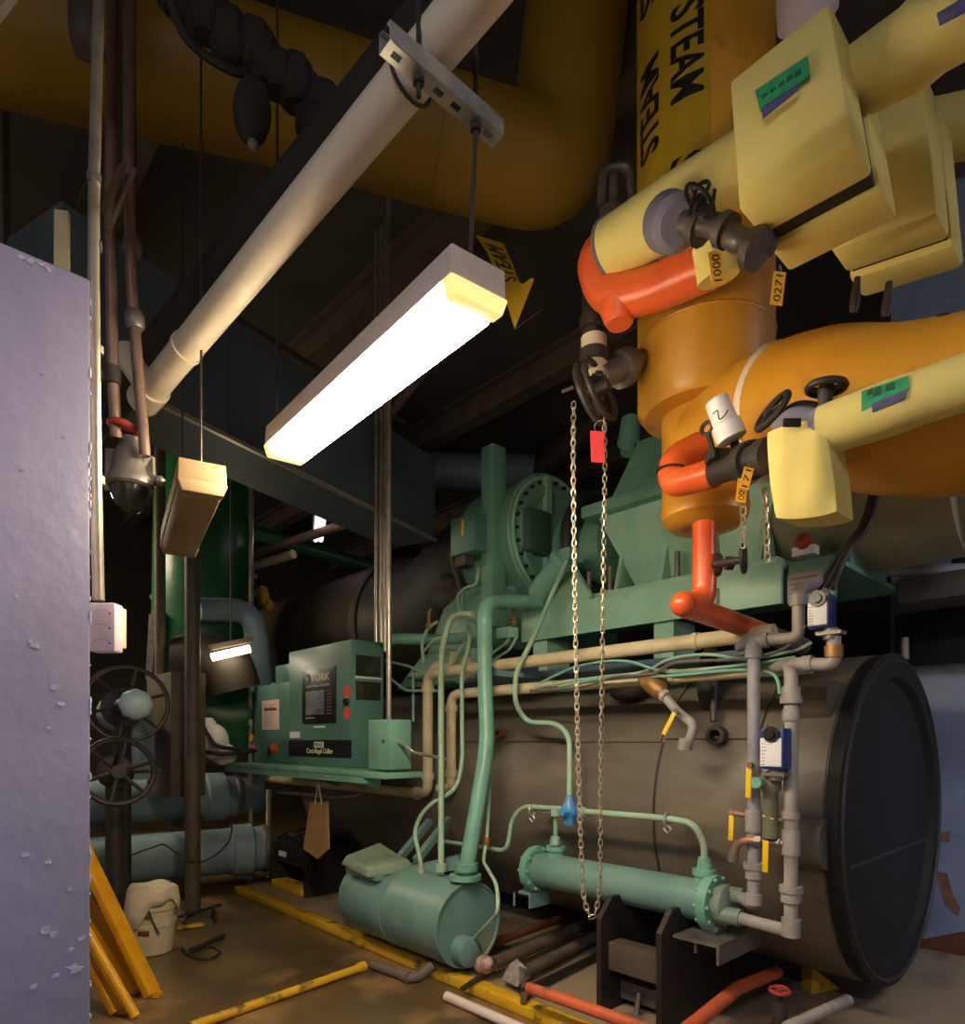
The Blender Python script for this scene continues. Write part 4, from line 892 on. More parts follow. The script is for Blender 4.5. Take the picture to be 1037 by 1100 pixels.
for (y0, y1) in ((-6, 98), (160, 265), (-175, -70)):
    lettering('STEAM', None, None, None, 1, 1, ink, tp_, 'tape_lettering', warp=lambda a_, b_, d_, y0=y0, y1=y1: oncyl(math.radians(-27+27*b_), zpix(y0)+(zpix(y1)-zpix(y0))*a_, .3045+d_), weight=.02)
for (y0, y1) in ((130, 22), (300, 186), (-40, -150)):
    lettering('STEAM', None, None, None, 1, 1, ink, tp_, 'tape_lettering', warp=lambda a_, b_, d_, y0=y0, y1=y1: oncyl(math.radians(-38-26*b_), zpix(y0)+(zpix(y1)-zpix(y0))*a_, .3045+d_), weight=.02)
# big golden branch
t = thing('golden_branch_pipe', 'fat golden branch pipe swelling out from the steam riser to the right', 'pipe')
gp = [P(770, 478, D=2.98), P(818, 448, D=2.75), P(880, 434, D=2.45), P(945, 442, D=2.22), P(1010, 440, D=2.1), P(1110, 425, D=1.98), P(1110, 425, D=1.98)+RT*.7-FW*.15+UP*.03, P(1110, 425, D=1.98)+RT*1.6-FW*.3+UP*.05]
part('branch_run', MB().tube(gp, .25, 44, smooth=True, radii=(.235, .29)), gold, t)
d = (gp[2]-gp[1]).normalized()+RT*.35; part('white_band', MB().lathe(gp[1].lerp(gp[2], .3), d, [(-.018, .2), (-.018, .262), (.018, .262), (.018, .2)], 44), white, t, 'thin white band')
# orange lines
t = thing('orange_drop_pipe', 'orange pipe dropping from the steam riser and turning back under the green deck', 'pipe')
mb = MB(); mb.tube([P(757, 552, D=2.92), P(757, 646, D=2.9), P(733, 650, D=2.8)], .052, 24, f=.06, caps=False); mb.ball(P(734, 649, D=2.8), .0545, u=20, v=14); mb.tube([P(733, 650, D=2.8), P(775, 664, D=3.02), P(826, 682, D=3.4)], .051, 24); part('pipe_run', mb, orange, t)
part('bare_end', MB().tube([P(820, 680, D=3.34), P(862, 694, D=3.65)], .0495, 20), steel, t)
t = thing('drain_valve', 'small drain valve with round wheel on the orange drop pipe', 'valve')
q = P(763, 607, D=2.88); mb = MB(); mb.tube([q, P(800, 601, D=2.7)], .016, 10); mb.lathe(P(766, 607, D=2.88), RT, [(0, .05), (.03, .05)], 10); mb.lathe(P(780, 605, D=2.8), RT, [(0, .03), (.03, .03)], 8); part('valve_body', mb, castiron, t)
handwheel(P(799, 600, D=2.7), RT*.85-FW*.5, .055, .009, 5, 'hand_wheel', castiron, t, .016)
t = thing('lower_orange_elbow', 'small orange U bend between the riser neck and white cap', 'pipe')
part('bend_run', MB().tube([P(752, 478, D=2.78), P(722, 494, D=2.74), P(721, 521, D=2.7), P(768, 508, D=2.52)], .056, 22, f=.07), orange, t)
part('joint_line', MB().torus(P(721, 505, D=2.71), V((0, 0, 1)), .057, .004, 24, 6), castiron, t)
t = thing('lower_blanketed_valve', 'valve wrapped in a yellow cloth blanket on the lower line', 'valve')
mb = MB(); mb.tube([P(764, 510, D=2.54), P(792, 500, D=2.35), P(830, 488, D=2.15)], .045, 16); mb.lathe(P(800, 497, D=2.3), P(830, 488, D=2.15)-P(800, 497, D=2.3), [(0, .05), (.0, .068), (.05, .068), (.05, .05), (.1, .05), (.1, .06), (.16, .06)], 16); part('valve_pipe', mb, castiron, t)
# blanket: rounded front panel, extruded backwards
def blanket(t, corners, Dn, depth, name, m, bulge=.03, r=.25):
    """rounded cushion whose front follows four pixel corners at depth Dn"""
    pts = [P(x_, y_, D=Dn[i] if isinstance(Dn, (list, tuple)) else Dn) for i, (x_, y_) in enumerate(corners)]
    mb = MB(); n = 10; g = {}
    nr = (pts[1]-pts[0]).cross(pts[3]-pts[0]).normalized()
    if nr.dot(EYE-pts[0]) < 0: nr = -nr
    def sq(u): return u
    def pt(u, v):
        # square -> squircle
        a_, b_ = 2*u-1, 2*v-1
        k = r
        aa = a_*(1-k*(1-math.sqrt(max(0, 1-b_*b_*.5)))); bb = b_*(1-k*(1-math.sqrt(max(0, 1-a_*a_*.5))))
        uu, vv = (aa+1)/2, (bb+1)/2
        return pts[0].lerp(pts[1], uu).lerp(pts[3].lerp(pts[2], uu), vv)
    for side in (0, 1):
        for i in range(n+1):
            for j in range(n+1):
                u, v = i/n, j/n
                p = pt(u, v)
                b = bulge*(max(0, (1-(2*u-1)**4)*(1-(2*v-1)**4))-.0)
                b += (0 if i in (0, n) or j in (0, n) else .004*math.sin(9*u+5*v+len(corners)))
                g[side, i, j] = mb.bm.verts.new(p+nr*(b if side == 0 else -depth))
    for i in range(n):
        for j in range(n):
            mb.face([g[0, i, j], g[0, i+1, j], g[0, i+1, j+1], g[0, i, j+1]])
            mb.face([g[1, i, j], g[1, i, j+1], g[1, i+1, j+1], g[1, i+1, j]])
    for i in range(n):
        for (j) in (0, n):
            mb.face([g[0, i, j], g[0, i+1, j], g[1, i+1, j], g[1, i, j]]); mb.face([g[0, j, i], g[0, j, i+1], g[1, j, i+1], g[1, j, i]])
    return part(name, mb, m, t), pts, nr
blanket(t, [(822, 462), (886, 447), (902, 553), (832, 560)], [2.02, 1.9, 1.9, 2.02], .16, 'blanket', cloth, .022, .25)
mb = MB(); mb.obox(P(851, 454, D=1.93), RT*.026, FW*.006, ZU*.012, .003); part('strap_tab', mb, strapblack, t)
mb = MB(); mb.tube([P(842, 452, D=2.06), P(860, 442, D=2.04), P(884, 446, D=2.0)], .032, 12, smooth=True); part('bonnet', mb, castiron, t)
part('blanket_collar', MB().tube([P(836, 462, D=2.05), P(855, 448, D=2.0), P(885, 452, D=1.96)], .03, 12, smooth=True), clothdark, t)
handwheel(P(830, 442, D=2.08), (P(846, 452, D=2.08)-P(830, 442, D=2.08))+FW*.01, .062, .011, 4, 'hand_wheel', castiron, t, .02)
part('wheel_stem', MB().tube([P(832, 443, D=2.08), P(848, 455, D=2.08)], .016, 8), castiron, t)
handwheel(P(888, 416, D=1.95), V((.1, 0, 1)), .05, .011, 4, 'hand_wheel', castiron, t, .02)
part('wheel_stem', MB().tube([P(888, 416, D=1.95), P(885, 450, D=1.95)], .02, 12, radii=(.024, .016)), castiron, t)
t = thing('insulated_pipe', 'pale yellow cloth wrapped pipe arm at lower right with green label', 'pipe')
la_, lb_ = P(884, 463, D=1.96), P(1075, 398, D=1.66); lb_ = lb_+(lb_-la_)*1.6
mb = MB(); d = (lb_-la_).normalized(); mb.lathe(la_, d, [(0, .04), (0, .072), ((lb_-la_).length*.16, .076), ((lb_-la_).length*.22, .072), ((lb_-la_).length, .075)], 28); part('wrap', mb, cloth, t)
part('end_collar', MB().lathe(la_, -d, [(-.002, .07), (.02, .066), (.02, .03)], 24), clothdark, t)
def flatlabel(t, corners, D, name, m, dpth=.003):
    pts = [P(x_, y_, D=D[i]) for i, (x_, y_) in enumerate(corners)]
    n_ = (pts[1]-pts[0]).cross(pts[3]-pts[0]).normalized()
    if n_.dot(EYE-pts[0]) < 0: n_ = -n_
    mb = MB(); mb.prism(pts, n_*dpth); return part(name, mb, m, t), pts, n_
def raycyl(px, py, a, d, r):
    o = EYE-a; v = (P(px, py, D=1)-EYE).normalized(); o_ = o-d*o.dot(d); v_ = v-d*v.dot(d)
    A_2, B_2, C_2 = v_.dot(v_), 2*o_.dot(v_), o_.dot(o_)-r*r
    D_2 = max(0, B_2*B_2-4*A_2*C_2); return EYE+v*((-B_2-math.sqrt(D_2))/(2*A_2))
def stuck(t, q, a, d, r, name, m, off):
    """sticker wrapped on a round wrap"""
    mb = MB(); n = 8; g = {}
    for i in range(n+1):
        for j in range(n+1):
            u, v = i/n, j/n
            x = (q[0][0]*(1-u)+q[1][0]*u)*(1-v)+(q[3][0]*(1-u)+q[2][0]*u)*v; y = (q[0][1]*(1-u)+q[1][1]*u)*(1-v)+(q[3][1]*(1-u)+q[2][1]*u)*v
            p = raycyl(x, y, a, d, r); rad = p-a-d*(p-a).dot(d); rad.normalize()
            for k in (0, 1): g[i, j, k] = mb.bm.verts.new(p+rad*(off*k-.002))
    for i in range(n):
        for j in range(n):
            mb.face([g[i, j, 1], g[i+1, j, 1], g[i+1, j+1, 1], g[i, j+1, 1]])
        for j in (0, n):
            mb.face([g[i, j, 0], g[i+1, j, 0], g[i+1, j, 1], g[i, j, 1]]); mb.face([g[j, i, 0], g[j, i+1, 0], g[j, i+1, 1], g[j, i, 1]])
    return part(name, mb, m, t)
inkg = mat('faded_green_ink', (34, 92, 62), .6)
stuck(t, [(926, 421), (976, 404), (977, 418), (926, 442)], la_, d, .0752, 'green_label', glabel, .004)
stuck(t, [(937, 434), (974, 419), (973, 428), (938, 443)], la_, d, .0752, 'purple_label', purlabel, .006)
for q_ in ([(932, 421), (938, 418), (938, 423), (932, 426)], [(941, 418), (947, 416), (947, 424), (938, 427)], [(952, 415), (962, 411), (962, 418), (952, 421)]): stuck(t, q_, la_, d, .0752, 'label_print', inkg, .0055)
solo('plastic_cover', (lambda mb: (mb.lathe(P(787, 473, D=2.3), P(769, 428, D=2.3)-P(787, 473, D=2.3), [(0, .045), (.005, .052), (.06, .052), (.065, .043), (.15, .041), (.155, .036), (.155, .0)], 28), mb)[1])(MB()), pvc, 'white plastic cap tilted beside the golden branch pipe', 'cap')
part('pen_scribble', MB().tube([P(766, 445, D=2.245), P(771, 441, D=2.243), P(773, 450, D=2.243), P(779, 446, D=2.248), P(782, 440, D=2.25)], .002, 5, smooth=True), ink, bpy.data.objects['plastic_cover'])
t = thing('relief_valve', 'small grey valve under the tilted white plastic cap', 'valve')
mb = MB(); mb.tube([P(789, 474, D=2.33), P(792, 500, D=2.35)], .016, 10); mb.obox(P(771, 490, D=2.45), RT*.04, FW*.03, ZU*.022, .004); mb.torus(P(760, 460, D=2.4), RT+FW, .022, .008, 14, 6); mb.tube([P(761, 466, D=2.4), P(768, 490, D=2.42)], .01, 8); part('valve_body', mb, castiron, t)
# amber tags
def amber(c, w, h, txt, label, ang=0., D=2.2, yaw=0.):
    t = thing('hanging_amber_tag', label, 'tag', 'amber valve tags')
    c = P(*c, D=D); xd = (RT*math.cos(yaw)+FW*math.sin(yaw)); up = ZU*math.cos(ang)+xd*math.sin(ang); xd2 = xd*math.cos(ang)-ZU*math.sin(ang)
    n_ = xd2.cross(up)
    part('plate', MB().obox(c, xd2*w/2, n_*.0015, up*h/2), tagm, t)
    part('wire_loop', MB().torus(c+up*(h/2+.008), xd2+n_, .01, .0015, 10, 4), steel, t)
    k = h*.8
    lettering(txt, c-up*k/2+xd2*w*.3+n_*.0018, up, -xd2, k, w*.6, ink, t, 'tag_lettering', .0006)
amber((770, 288), .04, .1, '1000', 'amber tag hanging under the top valve wheel', -.12, 1.95)
amber((836, 310), .036, .1, '0271', 'amber tag hanging below the large yellow blanket box', .12, 1.95)
amber((802, 514), .032, .075, '171', 'amber tag hanging beside the lower blanket, upper of the pair', .25, 2.18)
amber((797, 527), .034, .08, '0020', 'amber tag hanging beside the lower blanket, lower of the pair', .1, 2.2)
# ---------------------------------------------------------------- upper right insulated valve train
t = thing('upper_orange_pipe', 'orange U shaped pipe at the top in front of the steam riser', 'pipe')
part('pipe_run', MB().tube([P(664, 262, D=2.62), P(640, 278, D=2.66), P(650, 316, D=2.68), P(690, 316, D=2.58), P(768, 282, D=2.36)], .083, 28, f=.1), orange, t)
part('end_nub', MB().lathe(P(664, 326, D=2.64), V((.1, 0, -1)), [(0, .08), (.06, .065), (.09, .05)], 20), orange, t)
t = thing('upper_insulated_run', 'pale yellow cloth wrapped pipe above the orange U bend', 'pipe')
ua, ub = P(655, 268, D=2.6), P(800, 182, D=2.18); d = (ub-ua).normalized(); LL = (ub-ua).length
mb = MB(); mb.lathe(ua, d, [(0, .05), (0, .105), (LL*.5, .115), (LL*1.2, .115)], 32); part('wrap', mb, cloth, t)
part('grey_edge', MB().torus(ua, d, .104, .008, 32, 8), clothdark, t)
t = thing('top_valve', 'dark valve with small loop handwheel on the upper wrapped pipe', 'valve')
q = P(722, 240, D=2.2); q1 = P(760, 228, D=1.98)
mb = MB(); mb.lathe(P(716, 238, D=2.26), (P(740, 244, D=2.1)-P(716, 238, D=2.26)), [(0, .085), (.02, .09), (.1, .085), (.12, .06)], 24); part('grey_sleeve', mb, clothdark, t)
mb = MB(); mb.tube([P(735, 240, D=2.12), P(765, 240, D=2.05), P(800, 262, D=1.98), P(828, 262, D=2.0)], .036, 14, f=.05)
for px, py, D, r in ((748, 242, 2.1, .056), (776, 246, 2.02, .05), (808, 266, 1.98, .058)): mb.lathe(P(px, py, D=D), P(px+10, py+4, D=D-.02)-P(px, py, D=D), [(0, r), (.03, r)], 12)
mb.tube([P(762, 240, D=2.05), P(750, 214, D=2.0)], .02, 10); part('valve_body', mb, mat('dusky_bronze', (88, 80, 76), .45, .3, c2=(66, 60, 56), scale=12, bump=.15), t)
q = P(752, 216, D=1.98)
handwheel(q, RT*.5-FW*.2+ZU*.55, .055, .007, 3, 'hand_wheel', blackpanel, t, .018)
mb = MB(); mb.tube([P(740, 232, D=1.99), P(750, 200, D=1.96), P(762, 198, D=1.96), P(748, 228, D=1.97), P(764, 222, D=1.95), P(768, 204, D=1.95)], .006, 8, smooth=True); part('wire_tie', mb, blackpanel, t)
t = thing('collar_drop', 'short yellow cloth sleeve hanging behind the amber tag', 'sleeve')
part('sleeve', MB().tube([P(766, 262, D=2.25), P(772, 300, D=2.27)], .07, 20), cloth, t)
# big blanket box: front slab, dark band, rear slab
t = thing('blanket_box', 'large pale yellow blanket box with green label at upper right', 'valve jacket')
fr = [(783, 87), (891, 0), (918, 152), (793, 226)]; Dn = [1.9, 1.7, 1.66, 1.88]
pts = [P(*c_, D=Dn[i]) for i, c_ in enumerate(fr)]
def slab(t, pts, y0, y1, name, m, grow=1., bev=.012, shear=V((0, 0, 0))):
    c = sum(pts, V((0, 0, 0)))/4; q = [c+(p-c)*grow for p in pts]
    mb = MB(); mb.hexa([q[3]+YU*y0+shear*y0, q[2]+YU*y0+shear*y0, q[2]+YU*y1+shear*y1, q[3]+YU*y1+shear*y1, q[0]+YU*y0+shear*y0, q[1]+YU*y0+shear*y0, q[1]+YU*y1+shear*y1, q[0]+YU*y1+shear*y1], bev)
    return part(name, mb, m, t)
slab(t, pts, 0, .15, 'front_blanket', cloth, 1.0, .014)
slab(t, pts, .15, .21, 'dark_gap', strapblack, .93, .004)
slab(t, pts, .21, .36, 'rear_blanket', cloth, 1.02, .014)
flatlabel(t, [(812, 98), (868, 61), (871, 82), (818, 121)], [1.825, 1.725, 1.725, 1.82], 'green_label', glabel, .004)
o, pl, n_ = flatlabel(t, [(819, 116), (859, 90), (858, 97), (820, 128)], [1.80, 1.73, 1.73, 1.80], 'purple_label', purlabel, .003)
for k in range(5):
    u0, u1 = .08+.17*k, .2+.17*k; cs = [(815+52*u0, 104-35*u0), (815+52*u1, 104-35*u1), (815+52*u1, 109-35*u1), (815+52*u0, 110-35*u0)]
    flatlabel(t, cs, [1.82-.095*u0, 1.82-.095*u1, 1.82-.095*u1, 1.82-.095*u0], 'label_print', inkg, .0025)
t = thing('blanket_box', 'second yellow blanket box hanging lower behind the large one', 'valve jacket')
fr2 = [(884, 92), (993, 70), (1008, 229), (892, 271)]; Dn2 = [2.24, 2.02, 2.01, 2.24]
pts2 = [P(*c_, D=Dn2[i]) for i, c_ in enumerate(fr2)]
slab(t, pts2, 0, .16, 'front_blanket', cloth, 1.0, .02); slab(t, pts2, .16, .19, 'dark_gap', strapblack, .92, .003); slab(t, pts2, .19, .34, 'rear_blanket', cloth, 1.02, .02)
t = thing('insulated_pipe', 'pale yellow wrapped pipe arm leaving the large blanket box at top right', 'pipe')
ra, rb = P(905, 98, D=1.88), P(1100, -20, D=1.5); d = (rb-ra).normalized(); LL = (rb-ra).length
mb = MB(); mb.lathe(ra, d, [(0, .05), (0, .085), (LL*.42, .095), (LL*.45, .1), (LL*.6, .085), (LL*2.6, .085)], 30); part('wrap', mb, cloth, t)
o, pl, n_ = flatlabel(t, [(1007, 15), (1045, -8), (1045, 10), (1010, 28)], [1.56, 1.5, 1.5, 1.56], 'purple_label', purlabel, .003)
t = thing('insulated_pipe', 'pale yellow wrapped arm behind the second blanket box at right edge', 'pipe')
ra, rb = P(960, 150, D=2.5), P(1120, 120, D=2.2); part('wrap', MB().tube([ra, rb+(rb-ra)*1.5], .1, 26), cloth, t)
solo('lilac_drum_end', MB().lathe(P(868, 28, D=2.6), V((.2, -.6, .3)), [(0, .08), (.02, .11), (.3, .11), (.3, 0)], 28), lilacwhite, 'lilac round end cap peeking over the large blanket box', 'cap')
t = thing('hanging_fittings', 'dark small pipe fittings at the right edge above the lower arm', 'fittings')
mb = MB(); mb.tube([P(990, 360, D=2.0), P(1012, 350, D=2.0), P(1016, 395, D=1.9)], .02, 10, f=.03); mb.tube([P(1012, 352, D=2.0), P(1050, 345, D=2.0)], .03, 10); mb.ball(P(1012, 350, D=2.0), .035, u=10, v=8); mb.lathe(P(1016, 372, D=1.95), ZU, [(0, .03), (.04, .03)], 8); part('fitting', mb, castiron, t)
for px, py, D in ((918, 330, 2.3), (952, 335, 2.3)):
    solo('small_pipe_plug', MB().lathe(P(px, py, D=D), V((.1, 0, 1)), [(-.02, .01), (0, .016), (.04, .016), (.1, .01)], 10), castiron, 'dark pipe plug hanging under the second blanket box, %s' % ('nearer the riser' if px < 930 else 'nearer the right edge'), 'plug')
# ---------------------------------------------------------------- chain valve
t = thing('chain_valve', 'dark chain operated valve with wheel left of the steam riser', 'valve')
mb = MB(); mb.tube([P(637, 308, D=2.85), P(637, 345, D=2.83), P(640, 410, D=2.8)], .048, 18)
for py in (350, 385): mb.lathe(P(638, py, D=2.82), ZU, [(-.02, .04), (-.02, .062), (.03, .062), (.03, .04)], 18)
part('valve_stem', mb, castiron, t)
part('pale_band', MB().lathe(P(638, 371, D=2.82), ZU, [(-.03, .05), (-.03, .056), (.03, .056), (.03, .05)], 18), tan, t); part('pale_band', MB().lathe(P(639, 399, D=2.81), ZU, [(-.045, .05), (-.045, .056), (.03, .056), (.03, .05)], 18), tan, t)
wc = P(636, 424, D=2.75); wn = (FW*-.55+RT*.75+ZU*.25).normalized()
mb = MB(); mb.torus(wc, wn, .125, .016, 36, 8); mb.torus(wc+wn*.04, wn, .125, .012, 36, 8)
x_, y_ = perp(wn)
for k in range(5): mb.tube([wc, wc+(x_*math.cos(k*1.257)+y_*math.sin(k*1.257))*.125], .012, 6)
mb.lathe(wc-wn*.04, wn, [(0, .03), (.12, .03)], 12); part('chain_wheel', mb, castiron, t)
mb = MB(); mb.tube([P(644, 405, D=2.8), P(690, 388, D=2.95)], .05, 16); mb.lathe(P(668, 396, D=2.88), P(690, 388, D=2.95)-P(644, 405, D=2.8), [(-.02, .08), (.03, .08)], 12); mb.ball(P(676, 390, D=2.9), .065, u=10, v=8); part('side_flange', mb, steel, t)
mb = MB(); mb.tube([P(604, 421, D=2.7), P(616, 416, D=2.7)], .007, 6); part('guide_pin', mb, steel, t)
t = thing('yoke_valve', 'dim grey valve yoke above the orange U bend', 'valve')
c = P(662, 200, D=3.2); mb = MB(); mb.tube([P(646, 222, D=3.2), P(648, 182, D=3.2), P(676, 178, D=3.2), P(680, 222, D=3.2)], .022, 8, f=.05); mb.tube([P(658, 250, D=3.2), P(660, 190, D=3.2)], .025, 10); mb.lathe(P(660, 246, D=3.2), V((-.2, 0, 1)), [(-.12, .1), (-.06, .1), (.0, .06), (.1, .06)], 14); part('yoke', mb, steel, t)
def chain(pts, pitch, wire, wid, name, label, m=chain_m):
    poly = smoothpath(pts, 10); L = [0]
    for i in range(1, len(poly)): L.append(L[-1]+(poly[i]-poly[i-1]).length)
    n = int(L[-1]/pitch); mb = MB(); j = 0
    for k in range(n):
        s = (k+.5)*pitch
        while L[j+1] < s: j += 1
        f_ = (s-L[j])/(L[j+1]-L[j]); c = poly[j].lerp(poly[j+1], f_); d = (poly[j+1]-poly[j]).normalized()
        x = RT-d*RT.dot(d); x.normalize(); y = d.cross(x)
        w = (x+y*.35).normalized() if k % 2 == 0 else (y+x*.35).normalized()
        h = pitch*.5-.0; loop = []
        for i in range(10):
            a_ = 2*math.pi*i/10; loop.append(c+w*math.cos(a_)*wid+d*(math.sin(a_)*wid+(h*.6 if math.sin(a_) > 0.01 else -h*.6 if math.sin(a_) < -.01 else 0)))
        mb.tube(loop, wire, 5, closed=True)
    return solo(name, mb, m, label, 'chain')
chain([P(616.5, 432, D=2.7), P(616, 500, D=2.7), P(618, 650, D=2.7), P(621, 800, D=2.7), P(625, 930, D=2.7), P(628, 966, D=2.7), P(636, 985, D=2.7), P(643, 966, D=2.7), P(645, 930, D=2.7), P(646, 800, D=2.7), P(648, 650, D=2.7), P(650, 500, D=2.7), P(649, 448, D=2.7)], .026, .0031, .0088, 'hanging_pull_chain', 'long looped steel pull chain hanging in front of the barrel')
t = thing('red_tag', 'red tag hanging on the right strand of the pull chain', 'tag')
part('plate', MB().obox(P(642, 480, D=2.68), (RT-ZU*.05)*.028, FW*.0015, (ZU-RT*.03)*.064), redtag, t); part('wire_loop', MB().torus(P(645, 458, D=2.68), FW+RT*.4, .024, .002, 14, 5), steel, t)
chain([P(799, 545, D=2.55), P(798, 590, D=2.6)], .03, .004, .01, 'hanging_short_chain', 'short chain piece above the small drain valve wheel')
chain([P(822, 525, D=2.5), P(825, 606, D=2.55)], .03, .004, .01, 'hanging_short_chain', 'short chain dangling below the lower yellow blanket')
# ================================================================== CONTROL CABINETS
t = thing('control_cabinet', 'green control cabinet with black facia and lettering above the shelf', 'cabinet')
cx0, cx1, cy, cz0, cz1 = -5.49, -4.43, 2.7, 1.285, 2.29
mb = MB(); mb.box((cx0, cy, cz0), (cx1, cy+.3, cz1), .008); part('cabinet_body', mb, dgreen, t)
def pan(px, py): return P(px, py, Y=cy-.004)
q0, q1 = pan(325, 778), pan(361, 715)
o = part('facia', MB().box((q0.x, cy-.008, q0.z), (q1.x, cy, q1.z), .004), blackpanel, t)
w, h = q1.x-q0.x, q1.z-q0.z
lettering('YORK', (q0.x+w*.3, cy-.009, q0.z+h*.77), XU, ZU, w*.54, h*.13, ivory, o, weight=.02)
mb = MB(); mb.lathe((q0.x+w*.18, cy-.008, q0.z+h*.84), -YU, [(0, .045), (.004, .045)], 6); part('emblem', mb, mat('emblem_blue', (70, 80, 140), .5), o); part('emblem_mark', MB().box((q0.x+w*.165, cy-.014, q0.z+h*.81), (q0.x+w*.195, cy-.011, q0.z+h*.87)), ivory, o)
lettering('CONTROL CENTER', (q0.x+w*.14, cy-.009, q0.z+h*.67), XU, ZU, w*.7, h*.035, ivory, o)
part('display', MB().box((q0.x+w*.12, cy-.012, q0.z+h*.16), (q0.x+w*.68, cy-.006, q0.z+h*.6), .003), screen, o)
mb = MB()
for k in range(8): mb.box((q0.x+w*.75, cy-.011, q0.z+h*(.16+.058*k)), (q0.x+w*.9, cy-.007, q0.z+h*(.19+.058*k)))
part('key_column', mb, brownsteel, o)
mb = MB()
for k in range(9): mb.box((q0.x+w*.16, cy-.0135, q0.z+h*(.2+.042*k)), (q0.x+w*(.4+.22*random.random()), cy-.0115, q0.z+h*(.213+.042*k)))
mb.box((q0.x+w*.12, cy-.011, q0.z+h*.1), (q0.x+w*.4, cy-.007, q0.z+h*.12)); part('screen_lines', mb, greylabel, o)
q0, q1 = pan(310.5, 812), pan(378, 796)
o = part('black_stripe', MB().box((cx0+.01, cy-.006, P(340, 813, Y=cy).z), (cx1+.003, cy+.001, P(340, 795, Y=cy).z)), blackpanel, t)
zz = P(345, 800, Y=cy).z
q2 = pan(338, 803); q3 = pan(348, 798); part('model_plate', MB().box((q2.x, cy-.01, q2.z), (q3.x, cy-.006, q3.z+.01)), ivory, o); lettering('MAXE', (q2.x+.015, cy-.0105, q2.z+.008), XU, ZU, q3.x-q2.x-.03, q3.z-q2.z-.006, ink, o, depth=.001)
q2 = pan(330, 809); q3 = pan(358, 804); lettering('Centrifugal Chiller', (q2.x, cy-.007, q2.z-.012), XU, ZU, q3.x-q2.x, .055, ivory, o)
for px, py, px1, py1 in ((337, 782, 349, 779.5), (311.5, 793, 322, 786)):
    a_, b_ = pan(px, py), pan(px1, py1); part('white_plate', MB().box((a_.x, cy-.004, a_.z), (b_.x, cy+.001, b_.z)), paper, t)
for px, py, r in ((374.5, 743, .055), (374.5, 766, .05)):
    q = pan(px, py); q.x = min(q.x, cx1-.06); part('coral_sticker', MB().lathe(V((q.x, cy, q.z)), -YU, [(0, r), (.004, r)], 20), coral, t)
q = pan(374.5, 754); q.x = min(q.x, cx1-.06); part('lock', MB().lathe(V((q.x, cy, q.z)), -YU, [(0, .03), (.03, .025)], 10), blackpanel, t)
# side windows
for (py0, py1) in ((704, 726), (732, 752)):
    a_ = P(391, py1, X=cx1); b_ = P(391, py0, X=cx1)
    part('side_window', MB().box((cx1-.002, cy+.04, a_.z), (cx1+.004, cy+.27, b_.z)), glassdark, t)
part('side_strip', MB().box((cx1-.002, cy+.03, P(391, 729, X=cx1).z), (cx1+.008, cy+.28, P(391, 727, X=cx1).z)), paper, t)
t = thing('starter_box', 'left green box with pasted notice beside the control cabinet', 'cabinet')
bx0, bx1, by = -6.28, -5.52, 2.72; bz1 = P(292, 735, Y=by).z
mb = MB(); mb.box((bx0, by, 1.285), (bx1, by+.25, bz1), .008); part('box_body', mb, dgreen, t)
mb = MB(); mb.box((bx0+.35, by+.06, bz1), (bx1, by+.25, bz1+.18), .006); mb.ball((bx0+.2, by+.12, bz1+.0), .04, u=10, v=6); part('top_box', mb, dgreen, t)
a_, b_ = P(281.5, 784, Y=by-.003), P(300, 751, Y=by-.003); o = part('pasted_notice', MB().box((a_.x, by-.004, a_.z), (b_.x, by+.001, b_.z)), pink, t)
mb = MB(); w = b_.x-a_.x
for k in range(9): mb.box((a_.x+w*.12, by-.0055, a_.z+.04+k*.024), (a_.x+w*(.6+.25*random.random()), by-.0035, a_.z+.046+k*.024))
part('notice_lines', mb, greylabel, o); part('notice_heading', MB().box((a_.x+w*.15, by-.0055, b_.z-.1), (a_.x+w*.85, by-.0035, b_.z-.075)), red, o)
q = P(296, 804, Y=by); mb = MB(); mb.lathe(q, -YU, [(0, .05), (.02, .05), (.03, .035), (.06, .03)], 18); part('rotary_switch', mb, orangeknob, t, 'orange rotary switch'); part('switch_lever', MB().box(q+V((-.012, -.075, -.07)), q+V((.014, -.055, .02))), blackpanel, t)
for px, py, m, r in ((272, 804, coral, .045), (271, 793, tagm, .035)):
    q = P(px, py, Y=by); part('indicator', MB().lathe(q, -YU, [(0, r), (.015, r)], 14), m, t)
q = P(269.5, 776, Y=by); part('white_tag', MB().box((q.x-.04, by-.004, q.z-.03), (q.x+.04, by, q.z+.03)), paper, t)
t = thing('junction_box', 'small green junction box right of the control cabinet', 'box')
mb = MB(); mb.box((-3.88, 2.5, 1.3), (-3.62, 2.68, 1.64), .006); part('box_body', mb, green, t)
q = P(411, 796, Y=2.49); part('latch', MB().lathe(V((q.x, 2.5, q.z)), -YU, [(0, .014), (.012, .012)], 8), steel, t)
q = P(428, 797, X=-3.61); part('cable_gland', MB().tube([V((-3.63, q.y, q.z)), V((-3.55, q.y, q.z-.01)), V((-3.48, q.y+.03, q.z-.07)), V((-3.46, q.y+.3, q.z-.12))], .012, 10, f=.03), conduit, t)
mb = MB(); mb.box((-6.3, 2.44, 1.24), (-4.4, 3.04, 1.283), .006); mb.box((-4.41, 2.44, 1.24), (-3.6, 2.76, 1.283), .006); mb.box((-6.3, 2.44, 1.2), (-3.85, 2.47, 1.25))
t = thing('cabinet_shelf', 'green steel shelf carrying the control cabinets', 'shelf'); part('shelf_plate', mb, green, t)
mb = MB()
